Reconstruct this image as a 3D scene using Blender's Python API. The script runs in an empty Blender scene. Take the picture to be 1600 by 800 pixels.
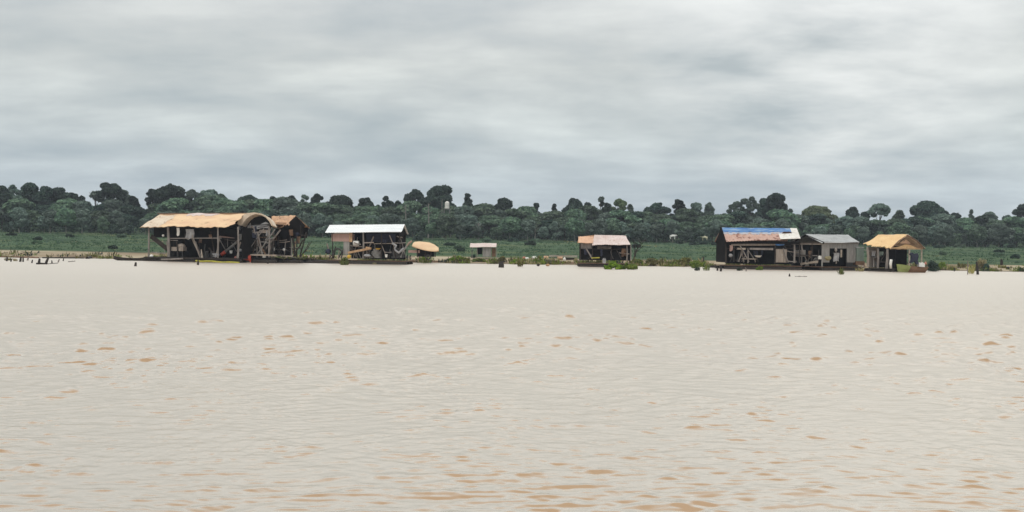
import bpy, math, random
import numpy as np
from mathutils import Vector, Matrix

random.seed(7)
S = bpy.context.scene
COL = S.collection
R = math.radians
PI = math.pi

# ------------------------------------------------------------------ camera
FPX = 1716.0
CAM = Vector((0.0, 0.0, 3.0))
ROLL = R(0.82)
PITCH = -math.atan(17.0 / FPX)
fw = Vector((0, math.cos(PITCH), math.sin(PITCH)))
up0 = Vector((0, -math.sin(PITCH), math.cos(PITCH)))
rt0 = Vector((1, 0, 0))
RT = rt0 * math.cos(ROLL) + up0 * math.sin(ROLL)
UP = -rt0 * math.sin(ROLL) + up0 * math.cos(ROLL)
cam_d = bpy.data.cameras.new('camera')
cam = bpy.data.objects.new('camera', cam_d)
COL.objects.link(cam)
cam.matrix_world = Matrix(((RT.x, UP.x, -fw.x, CAM.x), (RT.y, UP.y, -fw.y, CAM.y), (RT.z, UP.z, -fw.z, CAM.z), (0, 0, 0, 1)))
cam_d.sensor_width = 36
cam_d.lens = 36 * FPX / 1600
cam_d.clip_start = 0.1
cam_d.clip_end = 5000
S.camera = cam


def ray(px, py):
    return fw + RT * ((px - 800) / FPX) + UP * ((400 - py) / FPX)


def W(px, py, Y):
    d = ray(px, py)
    return CAM + d * (Y / d.y)


# ------------------------------------------------------------------ materials
def nodes_of(m):
    m.use_nodes = True
    nt = m.node_tree
    nt.nodes.clear()
    return nt


def nd(nt, typ, ins=None, **kw):
    n = nt.nodes.new(typ)
    for k, v in kw.items():
        setattr(n, k, v)
    for k, v in (ins or {}).items():
        s = n.inputs[k]
        if isinstance(v, bpy.types.NodeSocket):
            nt.links.new(v, s)
        else:
            s.default_value = v
    return n


def c4(c):
    return (c[0], c[1], c[2], 1.0)


def ramp(nt, fac, stops, interp='LINEAR'):
    n = nt.nodes.new('ShaderNodeValToRGB')
    n.color_ramp.interpolation = interp
    el = n.color_ramp.elements
    while len(el) > 1:
        el.remove(el[-1])
    el[0].position = stops[0][0]
    el[0].color = c4(stops[0][1])
    for p, c in stops[1:]:
        e = el.new(p)
        e.color = c4(c)
    nt.links.new(fac, n.inputs[0])
    return n.outputs[0]


def mixc(nt, fac, a, b, mode='MIX'):
    n = nt.nodes.new('ShaderNodeMix')
    n.data_type = 'RGBA'
    n.blend_type = mode
    for s, v in ((n.inputs[0], fac), (n.inputs[6], a), (n.inputs[7], b)):
        if isinstance(v, bpy.types.NodeSocket):
            nt.links.new(v, s)
        else:
            s.default_value = v if not isinstance(v, tuple) else c4(v)
    return n.outputs[2]


def math_n(nt, op, a, b=None, c=None, clamp=False):
    n = nt.nodes.new('ShaderNodeMath')
    n.operation = op
    n.use_clamp = clamp
    for i, v in enumerate((a, b, c)):
        if v is None:
            continue
        if isinstance(v, bpy.types.NodeSocket):
            nt.links.new(v, n.inputs[i])
        else:
            n.inputs[i].default_value = v
    return n.outputs[0]


def mat(name, col, col2=None, scale=1.5, rough=0.8, spots=None, spot_at=0.6, stretch=(1, 1, 1), bump=0.0, spec=0.2, spot_scale=None):
    """weathered surface: two colours mixed by noise, plus stains of a third with a shape of their own"""
    m = bpy.data.materials.new(name)
    nt = nodes_of(m)
    tc = nd(nt, 'ShaderNodeTexCoord')
    mp = nd(nt, 'ShaderNodeMapping', {'Vector': tc.outputs['Object'], 'Scale': stretch})
    n1 = nd(nt, 'ShaderNodeTexNoise', {'Vector': mp.outputs[0], 'Scale': scale, 'Detail': 5.0, 'Roughness': 0.6})
    col2 = col2 or tuple(c * 0.65 for c in col)
    base = ramp(nt, n1.outputs['Fac'], [(0.32, col2), (0.62, col)])
    if spots:
        n2 = nd(nt, 'ShaderNodeTexNoise', {'Vector': mp.outputs[0], 'Scale': spot_scale or scale * 1.9, 'Detail': 4.0, 'Roughness': 0.65})
        f = ramp(nt, n2.outputs['Fac'], [(spot_at - 0.04, (0, 0, 0)), (spot_at + 0.05, (1, 1, 1))])
        base = mixc(nt, f, base, spots)
    b = nd(nt, 'ShaderNodeBsdfPrincipled', {'Base Color': base, 'Roughness': rough, 'Specular IOR Level': spec})
    if bump:
        bp = nd(nt, 'ShaderNodeBump', {'Height': n1.outputs['Fac'], 'Strength': bump, 'Distance': 0.05})
        nt.links.new(bp.outputs[0], b.inputs['Normal'])
    o = nd(nt, 'ShaderNodeOutputMaterial', {'Surface': b.outputs[0]})
    return m


def leaf_mat(name, a, b):
    m = bpy.data.materials.new(name)
    nt = nodes_of(m)
    g = nd(nt, 'ShaderNodeNewGeometry')
    oi = nd(nt, 'ShaderNodeObjectInfo')
    tc = nd(nt, 'ShaderNodeTexCoord')
    n = nd(nt, 'ShaderNodeTexNoise', {'Vector': tc.outputs['Object'], 'Scale': 0.55, 'Detail': 3.0})
    f = math_n(nt, 'ADD', math_n(nt, 'MULTIPLY', g.outputs['Random Per Island'], 0.40), math_n(nt, 'MULTIPLY', n.outputs['Fac'], 0.60))
    base = ramp(nt, f, [(0.32, a), (0.68, b)])
    hs = nd(nt, 'ShaderNodeHueSaturation', {'Color': base, 'Hue': math_n(nt, 'ADD', math_n(nt, 'MULTIPLY', oi.outputs['Random'], 0.04), 0.488),
                                             'Saturation': math_n(nt, 'ADD', math_n(nt, 'MULTIPLY', oi.outputs['Random'], 0.3), 0.8),
                                             'Value': math_n(nt, 'ADD', math_n(nt, 'MULTIPLY', oi.outputs['Random'], 0.55), 0.72)})
    d = nd(nt, 'ShaderNodeBsdfDiffuse', {'Color': hs.outputs[0]})
    t = nd(nt, 'ShaderNodeBsdfTranslucent', {'Color': hs.outputs[0]})
    mx = nd(nt, 'ShaderNodeMixShader', {0: 0.22, 1: d.outputs[0], 2: t.outputs[0]})
    nd(nt, 'ShaderNodeOutputMaterial', {'Surface': mx.outputs[0]})
    return m


M = {}
M['tan_tarp'] = mat('tan_tarp', (0.74, 0.54, 0.34), (0.64, 0.42, 0.27), 0.7, 0.7, (0.34, 0.23, 0.14), 0.64, (0.5, 1, 1.6), 0.15)
M['gold_tarp'] = mat('gold_tarp', (0.74, 0.52, 0.27), (0.66, 0.43, 0.22), 0.8, 0.7, (0.45, 0.26, 0.12), 0.68, (1, 1, 1), 0.15)
M['pale_tarp'] = mat('pale_tarp', (0.70, 0.60, 0.48), (0.55, 0.44, 0.33), 0.9, 0.7, (0.35, 0.22, 0.14), 0.62)
M['rust_tarp'] = mat('rust_tarp', (0.58, 0.38, 0.24), (0.42, 0.25, 0.16), 0.9, 0.8, (0.08, 0.05, 0.04), 0.62)
M['white_zinc'] = mat('white_zinc', (0.82, 0.84, 0.84), (0.68, 0.71, 0.72), 1.0, 0.5, (0.45, 0.43, 0.40), 0.7, (0.4, 1, 4))
M['grey_zinc'] = mat('grey_zinc', (0.40, 0.41, 0.41), (0.30, 0.31, 0.31), 0.8, 0.55, (0.20, 0.19, 0.18), 0.66, (1, 1, 2))
M['pink_zinc'] = mat('pink_zinc', (0.66, 0.57, 0.535), (0.56, 0.44, 0.40), 0.7, 0.6, (0.30, 0.17, 0.12), 0.64, (1, 1, 1.5))
M['orange_zinc'] = mat('orange_zinc', (0.68, 0.43, 0.28), (0.56, 0.34, 0.23), 1.0, 0.6)
M['rusty_zinc'] = mat('rusty_zinc', (0.52, 0.36, 0.30), (0.44, 0.27, 0.21), 0.9, 0.7, (0.13, 0.035, 0.025), 0.585, (1.0, 1, 1.0), 0, 0.2, 1.15)
M['blue_tarp'] = mat('blue_tarp', (0.085, 0.21, 0.44), (0.055, 0.14, 0.34), 0.9, 0.6, (0.26, 0.36, 0.47), 0.56, (0.35, 1, 3))
M['faded_blue'] = mat('faded_blue', (0.42, 0.43, 0.48), (0.44, 0.36, 0.34), 1.0, 0.7, (0.24, 0.33, 0.47), 0.58, (0.4, 1, 3))
M['white_tarp'] = mat('white_tarp', (0.74, 0.72, 0.67), (0.58, 0.56, 0.51), 1.2, 0.6, (0.36, 0.33, 0.30), 0.62)
M['dark_wood'] = mat('dark_wood', (0.045, 0.036, 0.030), (0.022, 0.018, 0.016), 2.0, 0.9)
M['shade_black_board'] = mat('shade_black_board', (0.012, 0.0105, 0.010), (0.006, 0.0055, 0.0055), 1.5, 0.95, spec=0.05)  # near-black boards; the shade inside rafts and huts is put into this colour
M['grey_wood'] = mat('grey_wood', (0.27, 0.245, 0.225), (0.15, 0.13, 0.12), 3.0, 0.9, stretch=(1, 1, 0.3))
M['pale_wood'] = mat('pale_wood', (0.42, 0.37, 0.31), (0.26, 0.21, 0.17), 2.5, 0.9, stretch=(0.4, 1, 1))
M['brown_wood'] = mat('brown_wood', (0.20, 0.125, 0.080), (0.11, 0.065, 0.042), 2.2, 0.85, stretch=(0.4, 1, 1))
M['tan_wood'] = mat('tan_wood', (0.48, 0.32, 0.19), (0.30, 0.18, 0.10), 1.8, 0.85)
M['pink_board'] = mat('pink_board', (0.40, 0.27, 0.235), (0.32, 0.21, 0.18), 1.2, 0.8)
M['grey_board'] = mat('grey_board', (0.31, 0.30, 0.285), (0.21, 0.20, 0.19), 1.3, 0.8, (0.13, 0.12, 0.11), 0.66, (3, 1, 0.5))
M['taupe_board'] = mat('taupe_board', (0.32, 0.275, 0.235), (0.21, 0.175, 0.15), 1.3, 0.8, (0.12, 0.095, 0.08), 0.66, (4, 1, 0.5))
M['dark_metal'] = mat('dark_metal', (0.06, 0.058, 0.055), (0.028, 0.026, 0.025), 3.0, 0.6)
M['grey_metal'] = mat('grey_metal', (0.24, 0.235, 0.225), (0.14, 0.13, 0.12), 3.0, 0.5)
M['red_paint'] = mat('red_paint', (0.55, 0.09, 0.05), (0.42, 0.06, 0.04), 3.0, 0.5)
M['pink_paint'] = mat('pink_paint', (0.62, 0.24, 0.20), (0.45, 0.15, 0.13), 3.0, 0.6)
M['white_plastic'] = mat('white_plastic', (0.80, 0.79, 0.75), (0.66, 0.65, 0.62), 4.0, 0.5)
M['yellow_plastic'] = mat('yellow_plastic', (0.62, 0.42, 0.06), (0.50, 0.30, 0.05), 4.0, 0.5)
M['olive_rope'] = mat('olive_rope', (0.42, 0.38, 0.06), (0.26, 0.25, 0.05), 4.0, 0.8)
M['dark_cloth'] = mat('dark_cloth', (0.035, 0.04, 0.065), (0.02, 0.022, 0.035), 3.0, 0.9)
M['grey_cloth'] = mat('grey_cloth', (0.34, 0.34, 0.345), (0.24, 0.24, 0.25), 3.0, 0.9)
M['bark'] = mat('bark', (0.10, 0.085, 0.07), (0.06, 0.05, 0.042), 1.5, 0.95, stretch=(3, 3, 0.4))
M['pale_bark'] = mat('pale_bark', (0.24, 0.23, 0.205), (0.15, 0.14, 0.125), 1.5, 0.95, stretch=(3, 3, 0.4))
M['wet_wood'] = mat('wet_wood', (0.040, 0.034, 0.030), (0.020, 0.017, 0.015), 3.0, 0.7)
M['leaf_dark'] = leaf_mat('leaf_dark', (0.028, 0.050, 0.042), (0.078, 0.116, 0.084))
M['leaf_mid'] = leaf_mat('leaf_mid', (0.074, 0.126, 0.090), (0.190, 0.270, 0.172))
M['leaf_grey'] = leaf_mat('leaf_grey', (0.094, 0.140, 0.116), (0.215, 0.282, 0.226))
M['leaf_pale'] = leaf_mat('leaf_pale', (0.130, 0.185, 0.095), (0.215, 0.280, 0.140))
M['leaf_shore'] = leaf_mat('leaf_shore', (0.085, 0.135, 0.022), (0.240, 0.290, 0.055))
M['leaf_olive'] = leaf_mat('leaf_olive', (0.090, 0.092, 0.024), (0.260, 0.235, 0.080))
M['leaf_straw'] = leaf_mat('leaf_straw', (0.30, 0.26, 0.11), (0.46, 0.41, 0.20))
M['leaf_grass'] = leaf_mat('leaf_grass', (0.060, 0.104, 0.062), (0.084, 0.136, 0.078))


# ------------------------------------------------------------------ mesh helpers
class MB:
    def __init__(self):
        self.v = []
        self.f = []

    def add(self, vs, fs):
        o = len(self.v)
        self.v += [tuple(p) for p in vs]
        self.f += [tuple(i + o for i in f) for f in fs]
        return self

    def box(self, a, b):
        x0, y0, z0 = a
        x1, y1, z1 = b
        return self.add([(x0, y0, z0), (x1, y0, z0), (x1, y1, z0), (x0, y1, z0), (x0, y0, z1), (x1, y0, z1), (x1, y1, z1), (x0, y1, z1)],
                        [(0, 3, 2, 1), (4, 5, 6, 7), (0, 1, 5, 4), (1, 2, 6, 5), (2, 3, 7, 6), (3, 0, 4, 7)])

    def tube(self, pts, rs, n=7, cap=True):
        pts = [Vector(p) for p in pts]
        if not isinstance(rs, (list, tuple)):
            rs = [rs] * len(pts)
        vs, fs = [], []
        for i, p in enumerate(pts):
            t = (pts[min(i + 1, len(pts) - 1)] - pts[max(i - 1, 0)]).normalized()
            a = t.cross(Vector((0, 0, 1))) if abs(t.z) < 0.9 else t.cross(Vector((1, 0, 0)))
            a.normalize()
            b = t.cross(a)
            for k in range(n):
                w = 2 * PI * k / n
                vs.append(p + (a * math.cos(w) + b * math.sin(w)) * rs[i])
        for i in range(len(pts) - 1):
            for k in range(n):
                k2 = (k + 1) % n
                fs.append((i * n + k, i * n + k2, (i + 1) * n + k2, (i + 1) * n + k))
        if cap:
            fs.append(tuple(range(n - 1, -1, -1)))
            fs.append(tuple((len(pts) - 1) * n + k for k in range(n)))
        return self.add(vs, fs)

    def beam(self, p, q, w, h):
        p, q = Vector(p), Vector(q)
        t = (q - p).normalized()
        a = t.cross(Vector((0, 0, 1))) if abs(t.z) < 0.95 else t.cross(Vector((1, 0, 0)))
        a.normalize()
        b = a.cross(t)
        vs = []
        for c in (p, q):
            for s1, s2 in ((-1, -1), (1, -1), (1, 1), (-1, 1)):
                vs.append(c + a * (s1 * w / 2) + b * (s2 * h / 2))
        return self.add(vs, [(0, 1, 2, 3), (7, 6, 5, 4), (0, 4, 5, 1), (1, 5, 6, 2), (2, 6, 7, 3), (3, 7, 4, 0)])

    def sheet(self, fn, nu, nv, th):
        """thick sheet; fn(s,t) gives the upper surface"""
        P = [[Vector(fn(i / nu, j / nv)) for j in range(nv + 1)] for i in range(nu + 1)]
        vs, fs = [], []
        W1 = nv + 1
        for i in range(nu + 1):
            for j in range(nv + 1):
                vs.append(P[i][j])
        n = len(vs)
        for i in range(nu + 1):
            for j in range(nv + 1):
                du = P[min(i + 1, nu)][j] - P[max(i - 1, 0)][j]
                dv = P[i][min(j + 1, nv)] - P[i][max(j - 1, 0)]
                nn = du.cross(dv).normalized()
                vs.append(P[i][j] - nn * th)
        for i in range(nu):
            for j in range(nv):
                a, b, c, d = i * W1 + j, (i + 1) * W1 + j, (i + 1) * W1 + j + 1, i * W1 + j + 1
                fs.append((a, b, c, d))
                fs.append((d + n, c + n, b + n, a + n))
        ring = [i * W1 for i in range(nu + 1)] + [nu * W1 + j for j in range(1, nv + 1)] + [i * W1 + nv for i in range(nu - 1, -1, -1)] + [j for j in range(nv - 1, 0, -1)]
        for k in range(len(ring)):
            a, b = ring[k], ring[(k + 1) % len(ring)]
            fs.append((b, a, a + n, b + n))
        return self.add(vs, fs)

    def prism(self, poly, v0, v1):
        """polygon in (u,z) extruded along v"""
        n = len(poly)
        vs = [(u, v0, z) for u, z in poly] + [(u, v1, z) for u, z in poly]
        fs = [tuple(range(n)), tuple(range(2 * n - 1, n - 1, -1))]
        for k in range(n):
            k2 = (k + 1) % n
            fs.append((k2, k, k + n, k2 + n))
        return self.add(vs, fs)

    def lathe(self, c, prof, n=12, axis='z', sx=1.0, sy=1.0):
        vs, fs = [], []
        c = Vector(c)
        for r, h in prof:
            for k in range(n):
                w = 2 * PI * k / n
                a, b = r * math.cos(w) * sx, r * math.sin(w) * sy
                vs.append(c + (Vector((a, b, h)) if axis == 'z' else Vector((h, a, b))))
        for i in range(len(prof) - 1):
            for k in range(n):
                k2 = (k + 1) % n
                fs.append((i * n + k, i * n + k2, (i + 1) * n + k2, (i + 1) * n + k))
        fs.append(tuple(range(n - 1, -1, -1)))
        fs.append(tuple((len(prof) - 1) * n + k for k in range(n)))
        return self.add(vs, fs)

    def blob(self, c, r, seed=0, rough=0.15, n=10, m=7):
        rnd = random.Random(seed)
        vs, fs = [], []
        for i in range(m + 1):
            th = PI * i / m
            for k in range(n):
                w = 2 * PI * k / n
                q = 1 + rnd.uniform(-rough, rough)
                vs.append((c[0] + r[0] * q * math.sin(th) * math.cos(w), c[1] + r[1] * q * math.sin(th) * math.sin(w), c[2] + r[2] * q * math.cos(th)))
        for i in range(m):
            for k in range(n):
                k2 = (k + 1) % n
                fs.append((i * n + k, (i + 1) * n + k, (i + 1) * n + k2, i * n + k2))
        return self.add(vs, fs)

    def mesh(self, name, off=Vector((0, 0, 0))):
        me = bpy.data.meshes.new(name)
        me.from_pydata([(a - off.x, b - off.y, c - off.z) for a, b, c in self.v], [], self.f)
        me.validate()
        me.update()
        return me


def quads_mesh(name, V):
    """V (N,4,3) numpy array -> mesh of N quads"""
    n = V.shape[0]
    me = bpy.data.meshes.new(name)
    me.vertices.add(n * 4)
    me.vertices.foreach_set('co', V.reshape(-1).astype(np.float32))
    me.loops.add(n * 4)
    me.loops.foreach_set('vertex_index', np.arange(n * 4, dtype=np.int32))
    me.polygons.add(n)
    me.polygons.foreach_set('loop_start', np.arange(0, n * 4, 4, dtype=np.int32))
    me.polygons.foreach_set('loop_total', np.full(n, 4, dtype=np.int32))
    me.update(calc_edges=True)
    me.validate()
    return me


def tag(o, label=None, cat=None, group=None, kind=None):
    if label:
        o['label'] = label
    if cat:
        o['category'] = cat
    if group:
        o['group'] = group
    if kind:
        o['kind'] = kind
    return o


def link(name, me, m, parent=None, smooth=False):
    o = bpy.data.objects.new(name, me)
    COL.objects.link(o)
    if m and not me.materials:
        me.materials.append(m)
    if parent:
        o.parent = parent
    if smooth:
        me.polygons.foreach_set('use_smooth', [True] * len(me.polygons))
    return o


class Frame:
    """local frame of a raft or hut: u along its length, v away from the river, z up from the water"""

    def __init__(self, px, Y, theta=0.0, z=0.0):
        p = W(px, 400, Y)
        self.o = Vector((p.x, Y, z))
        self.th = R(theta)
        self.U = Vector((math.cos(self.th), -math.sin(self.th), 0))
        self.V = Vector((math.sin(self.th), math.cos(self.th), 0))
        self.M = Matrix.Translation(self.o) @ Matrix.Rotation(-self.th, 4, 'Z')

    def p(self, px, py, v=0.0):
        d = ray(px, py)
        t = (self.V.dot(self.o - CAM) + v) / self.V.dot(d)
        q = CAM + d * t - self.o
        return Vector((q.dot(self.U), v, q.z))

    def u(self, px, v=0.0):
        return self.p(px, 400, v).x

    def rect(self, mb, x0, y0, x1, y1, v, dv):
        a, b = self.p(x0, y1, v), self.p(x1, y0, v)
        return mb.box((min(a.x, b.x), v, min(a.z, b.z)), (max(a.x, b.x), v + dv, max(a.z, b.z)))

    def bar(self, mb, a, b, v, r, n=6, v2=None):
        return mb.tube([self.p(a[0], a[1], v), self.p(b[0], b[1], v if v2 is None else v2)], r, n)

    def thing(self, name, label, cat, group=None):
        o = bpy.data.objects.new(name, None)
        o.empty_display_size = 0.5
        COL.objects.link(o)
        o.matrix_world = self.M
        return tag(o, label, cat, group)

    def part(self, name, mb, m, parent, smooth=False, label=None):
        o = link(name, mb.mesh(name), M[m], parent, smooth)
        if label:
            o['label'] = label
        return o

    def single(self, name, mb, m, label, cat, group=None, smooth=False):
        xs, ys, zs = zip(*mb.v)
        off = Vector(((min(xs) + max(xs)) / 2, (min(ys) + max(ys)) / 2, min(zs)))
        o = link(name, mb.mesh(name, off), M[m], None, smooth)
        o.matrix_world = self.M @ Matrix.Translation(off)
        return tag(o, label, cat, group)


# ------------------------------------------------------------------ terrain
def shore_y(x):
    return 171.0 + 2.0 * math.sin(x * 0.035 + 0.6) + 1.2 * math.sin(x * 0.11 + 2.0) + 0.5 * math.sin(x * 0.31)


def forest_y(x):
    return 322.0 + 0.14 * x + 5 * math.sin(x * 0.045) + 3 * math.sin(x * 0.13 + 1)


def sm(a, b, x):
    t = min(1, max(0, (x - a) / (b - a)))
    return t * t * (3 - 2 * t)


def ground_z(x, y):
    s = y - shore_y(x)
    f = forest_y(x) - shore_y(x)
    if s < 0:
        return max(-1.6, 0.10 * s)
    z = 1.05 * min(1, s / 12.0) ** 1.1
    z += 3.3 * min(1, max(0, (s - 12) / (f - 12))) ** 0.85
    if s > f:
        z += 0.03 * min(s - f, 200)
    z += 0.10 * math.sin(x * 0.21 + y * 0.13) * sm(5, 25, s) + 0.14 * math.sin(x * 0.07 - y * 0.09 + 1) * sm(5, 25, s)
    return z


def build_ground():
    xs = sorted(set([-1500, -900, -600, -420, -320] + [(-260 + 2.6 * i) for i in range(201)] + [320, 420, 600, 900, 1500]))
    ys = [140, 155, 162] + [165 + 0.9 * i for i in range(26)] + [190 + 3.5 * i for i in range(1, 70)] + [460, 520, 650, 900, 1400, 2000]
    vs = [(x, y, ground_z(x, y)) for y in ys for x in xs]
    n = len(xs)
    fs = [(j * n + i, j * n + i + 1, (j + 1) * n + i + 1, (j + 1) * n + i) for j in range(len(ys) - 1) for i in range(n - 1)]
    me = bpy.data.meshes.new('river_bank')
    me.from_pydata(vs, [], fs)
    me.update()
    m = bpy.data.materials.new('bank_soil')
    nt = nodes_of(m)
    tc = nd(nt, 'ShaderNodeTexCoord')
    mp = nd(nt, 'ShaderNodeMapping', {'Vector': tc.outputs['Object'], 'Scale': (0.35, 1.0, 1.0)})
    sx = nd(nt, 'ShaderNodeSeparateXYZ', {0: tc.outputs['Object']})
    n1 = nd(nt, 'ShaderNodeTexNoise', {'Vector': mp.outputs[0], 'Scale': 0.16, 'Detail': 5.0})
    n2 = nd(nt, 'ShaderNodeTexNoise', {'Vector': mp.outputs[0], 'Scale': 0.05, 'Detail': 4.0})
    grass = ramp(nt, n1.outputs['Fac'], [(0.3, (0.040, 0.070, 0.042)), (0.5, (0.062, 0.102, 0.055)), (0.70, (0.110, 0.135, 0.066))])
    sand = ramp(nt, n1.outputs['Fac'], [(0.30, (0.10, 0.070, 0.050)), (0.45, (0.28, 0.22, 0.15)), (0.66, (0.42, 0.36, 0.26))])
    h = math_n(nt, 'ADD', sx.outputs[2], math_n(nt, 'MULTIPLY', math_n(nt, 'SUBTRACT', n2.outputs['Fac'], 0.5), 0.9))
    f = ramp(nt, h, [(0.0, (0, 0, 0)), (0.86, (0, 0, 0)), (0.98, (1, 1, 1))])
    wet = ramp(nt, sx.outputs[2], [(0.0, (1, 1, 1)), (0.12, (0, 0, 0))])
    sand = mixc(nt, wet, sand, (0.075, 0.055, 0.042))
    base = mixc(nt, f, sand, grass)
    b = nd(nt, 'ShaderNodeBsdfPrincipled', {'Base Color': base, 'Roughness': 0.95, 'Specular IOR Level': 0.05})
    nd(nt, 'ShaderNodeOutputMaterial', {'Surface': b.outputs[0]})
    o = link('ground', me, m, None, True)
    tag(o, kind='structure')


build_ground()


# ------------------------------------------------------------------ water
def build_water():
    rng = np.random.default_rng(5)
    na, nr = 1000, 1150
    az = np.linspace(R(-36), R(36), na)
    # rows equally spaced in view angle
    dep = np.linspace(math.atan(3 / 9.0), math.atan(3 / 185.0), nr)
    rr = 3.0 / np.tan(dep)
    A, D = np.meshgrid(az, rr)
    X = D * np.tan(A)
    Y = D.copy()
    dr = np.gradient(rr)
    step = np.repeat(np.abs(dr)[:, None], na, 1)
    Z = np.zeros_like(X)
    lam = np.concatenate([np.geomspace(0.14, 1.2, 96), np.geomspace(1.7, 4.5, 10)])
    for L in lam:
        k = 2 * PI / L
        th = rng.normal(0.0, 0.75 if L < 1.6 else 0.45) + PI / 2 + 0.16
        kx, ky = k * math.cos(th), k * math.sin(th)
        slope = (0.0235 if L < 0.45 else 0.0230) if L < 1.6 else 0.0035
        amp = slope / k
        fade = np.clip((L / np.maximum(step * abs(math.sin(th)), 1e-4) - 2.2) / 2.5, 0, 1)
        ph = rng.uniform(0, 2 * PI)
        a1, a2 = rng.uniform(0.25, 1.5, 2) * rng.choice([-1, 1], 2)
        env = np.sin(X * a1 + Y * rng.uniform(0.2, 0.9) + rng.uniform(0, 6.28)) * np.sin(X * a2 * 0.6 - Y * rng.uniform(0.15, 0.7) + rng.uniform(0, 6.28))
        env = 0.10 + 2.7 * np.clip(env, 0, 1) ** 1.8
        if L > 0.55:
            env = env * np.clip(Y / 30.0, 0.60, 1.0)
        Z += amp * fade * env * np.sin(kx * X + ky * Y + ph)
    s = 0.016
    Z = Z + 0.30 * Z * np.abs(Z) / s
    patch = 0.85 + 0.25 * np.sin(X * 0.21 + 0.6 + 0.4 * np.sin(Y * 0.13)) * np.sin(Y * 0.12 + 1.3) + 0.014 * np.clip(X, -15, 20)
    Z *= np.clip(patch, 0.55, 1.35) * np.clip(Y / 27.0, 0.64, 1.8)
    Z *= np.clip((184 - Y) / 60, 0.0, 1)
    V = np.stack([X, Y, Z], -1).reshape(-1, 3)
    idx = np.arange(na * nr).reshape(nr, na)
    F = np.stack([idx[:-1, :-1], idx[:-1, 1:], idx[1:, 1:], idx[1:, :-1]], -1).reshape(-1, 4)
    # calm outer sheet a little below
    ex = np.array([(-1500, -60, -0.3), (1500, -60, -0.3), (1500, 190, -0.3), (-1500, 190, -0.3)], float)
    n0 = len(V)
    V = np.concatenate([V, ex])
    F = np.concatenate([F, np.array([[n0, n0 + 1, n0 + 2, n0 + 3]])])
    me = bpy.data.meshes.new('river')
    me.vertices.add(len(V))
    me.vertices.foreach_set('co', V.reshape(-1).astype(np.float32))
    me.loops.add(len(F) * 4)
    me.loops.foreach_set('vertex_index', F.reshape(-1).astype(np.int32))
    me.polygons.add(len(F))
    me.polygons.foreach_set('loop_start', np.arange(0, len(F) * 4, 4, dtype=np.int32))
    me.polygons.foreach_set('loop_total', np.full(len(F), 4, dtype=np.int32))
    me.update(calc_edges=True)
    me.validate()
    m = bpy.data.materials.new('muddy_water')
    nt = nodes_of(m)
    tc = nd(nt, 'ShaderNodeTexCoord')
    mp = nd(nt, 'ShaderNodeMapping', {'Vector': tc.outputs['Object'], 'Scale': (0.7, 1.0, 1.0), 'Rotation': (0, 0, R(8))})
    n1 = nd(nt, 'ShaderNodeTexNoise', {'Vector': mp.outputs[0], 'Scale': 3.0, 'Detail': 3.0, 'Roughness': 0.5})
    n2 = nd(nt, 'ShaderNodeTexNoise', {'Vector': tc.outputs['Object'], 'Scale': 0.06, 'Detail': 3.0})
    bp = nd(nt, 'ShaderNodeBump', {'Height': n1.outputs['Fac'], 'Strength': 0.22, 'Distance': 0.06})
    mud = ramp(nt, n2.outputs['Fac'], [(0.35, (0.36, 0.235, 0.140)), (0.65, (0.41, 0.280, 0.175))])
    sy = nd(nt, 'ShaderNodeSeparateXYZ', {0: tc.outputs['Object']})
    rough = nd(nt, 'ShaderNodeMapRange', {'Value': sy.outputs[1], 'From Min': 10.0, 'From Max': 130.0, 'To Min': 0.25, 'To Max': 0.40})
    fr = nd(nt, 'ShaderNodeFresnel', {'IOR': 1.33, 'Normal': bp.outputs[0]})
    fac = nd(nt, 'ShaderNodeMapRange', {'Value': fr.outputs[0], 'From Min': 0.10, 'From Max': 0.225, 'To Min': 0.04, 'To Max': 0.80})
    df = nd(nt, 'ShaderNodeBsdfDiffuse', {'Color': mud})
    gl = nd(nt, 'ShaderNodeBsdfGlossy', {'Color': (0.945, 0.907, 0.835, 1), 'Roughness': rough.outputs[0], 'Normal': bp.outputs[0]})
    mx = nd(nt, 'ShaderNodeMixShader', {0: fac.outputs[0], 1: df.outputs[0], 2: gl.outputs[0]})
    nd(nt, 'ShaderNodeOutputMaterial', {'Surface': mx.outputs[0]})
    o = link('water', me, m, None, True)
    tag(o, kind='structure')


build_water()


# ------------------------------------------------------------------ foliage
def leaf_quads(C, Rad, per, size, rng, fill=0.25, flat=1.0, upw=0.35):
    """leaf-sized quads over a set of ellipsoidal clumps"""
    C = np.asarray(C, float)
    Rad = np.asarray(Rad, float)
    k = len(C)
    w = Rad ** 2
    cnt = np.maximum(6, (per * k * w / w.sum()).astype(int))
    ci = np.repeat(np.arange(k), cnt)
    n = len(ci)
    d = rng.normal(size=(n, 3))
    d /= np.linalg.norm(d, axis=1)[:, None]
    rad = Rad[ci] * np.where(rng.random(n) < fill, rng.uniform(0.2, 0.75, n), np.where(rng.random(n) < 0.16, rng.uniform(1.1, 1.55, n), rng.uniform(0.70, 1.2, n)))
    P = C[ci] + d * rad[:, None] * np.array([1, 1, flat])
    nn = d + rng.normal(size=(n, 3)) * 0.55 + np.array([0, 0, upw])
    nn /= np.linalg.norm(nn, axis=1)[:, None]
    a = np.cross(nn, rng.normal(size=(n, 3)))
    a /= np.linalg.norm(a, axis=1)[:, None]
    b = np.cross(nn, a)
    s = size * rng.uniform(0.55, 1.35, n)[:, None]
    e = rng.uniform(0.55, 0.9, n)[:, None]
    droop = nn * (s * 0.25)
    return np.stack([P - a * s - droop, P - b * s * e, P + a * s - droop, P + b * s * e], 1)


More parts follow.
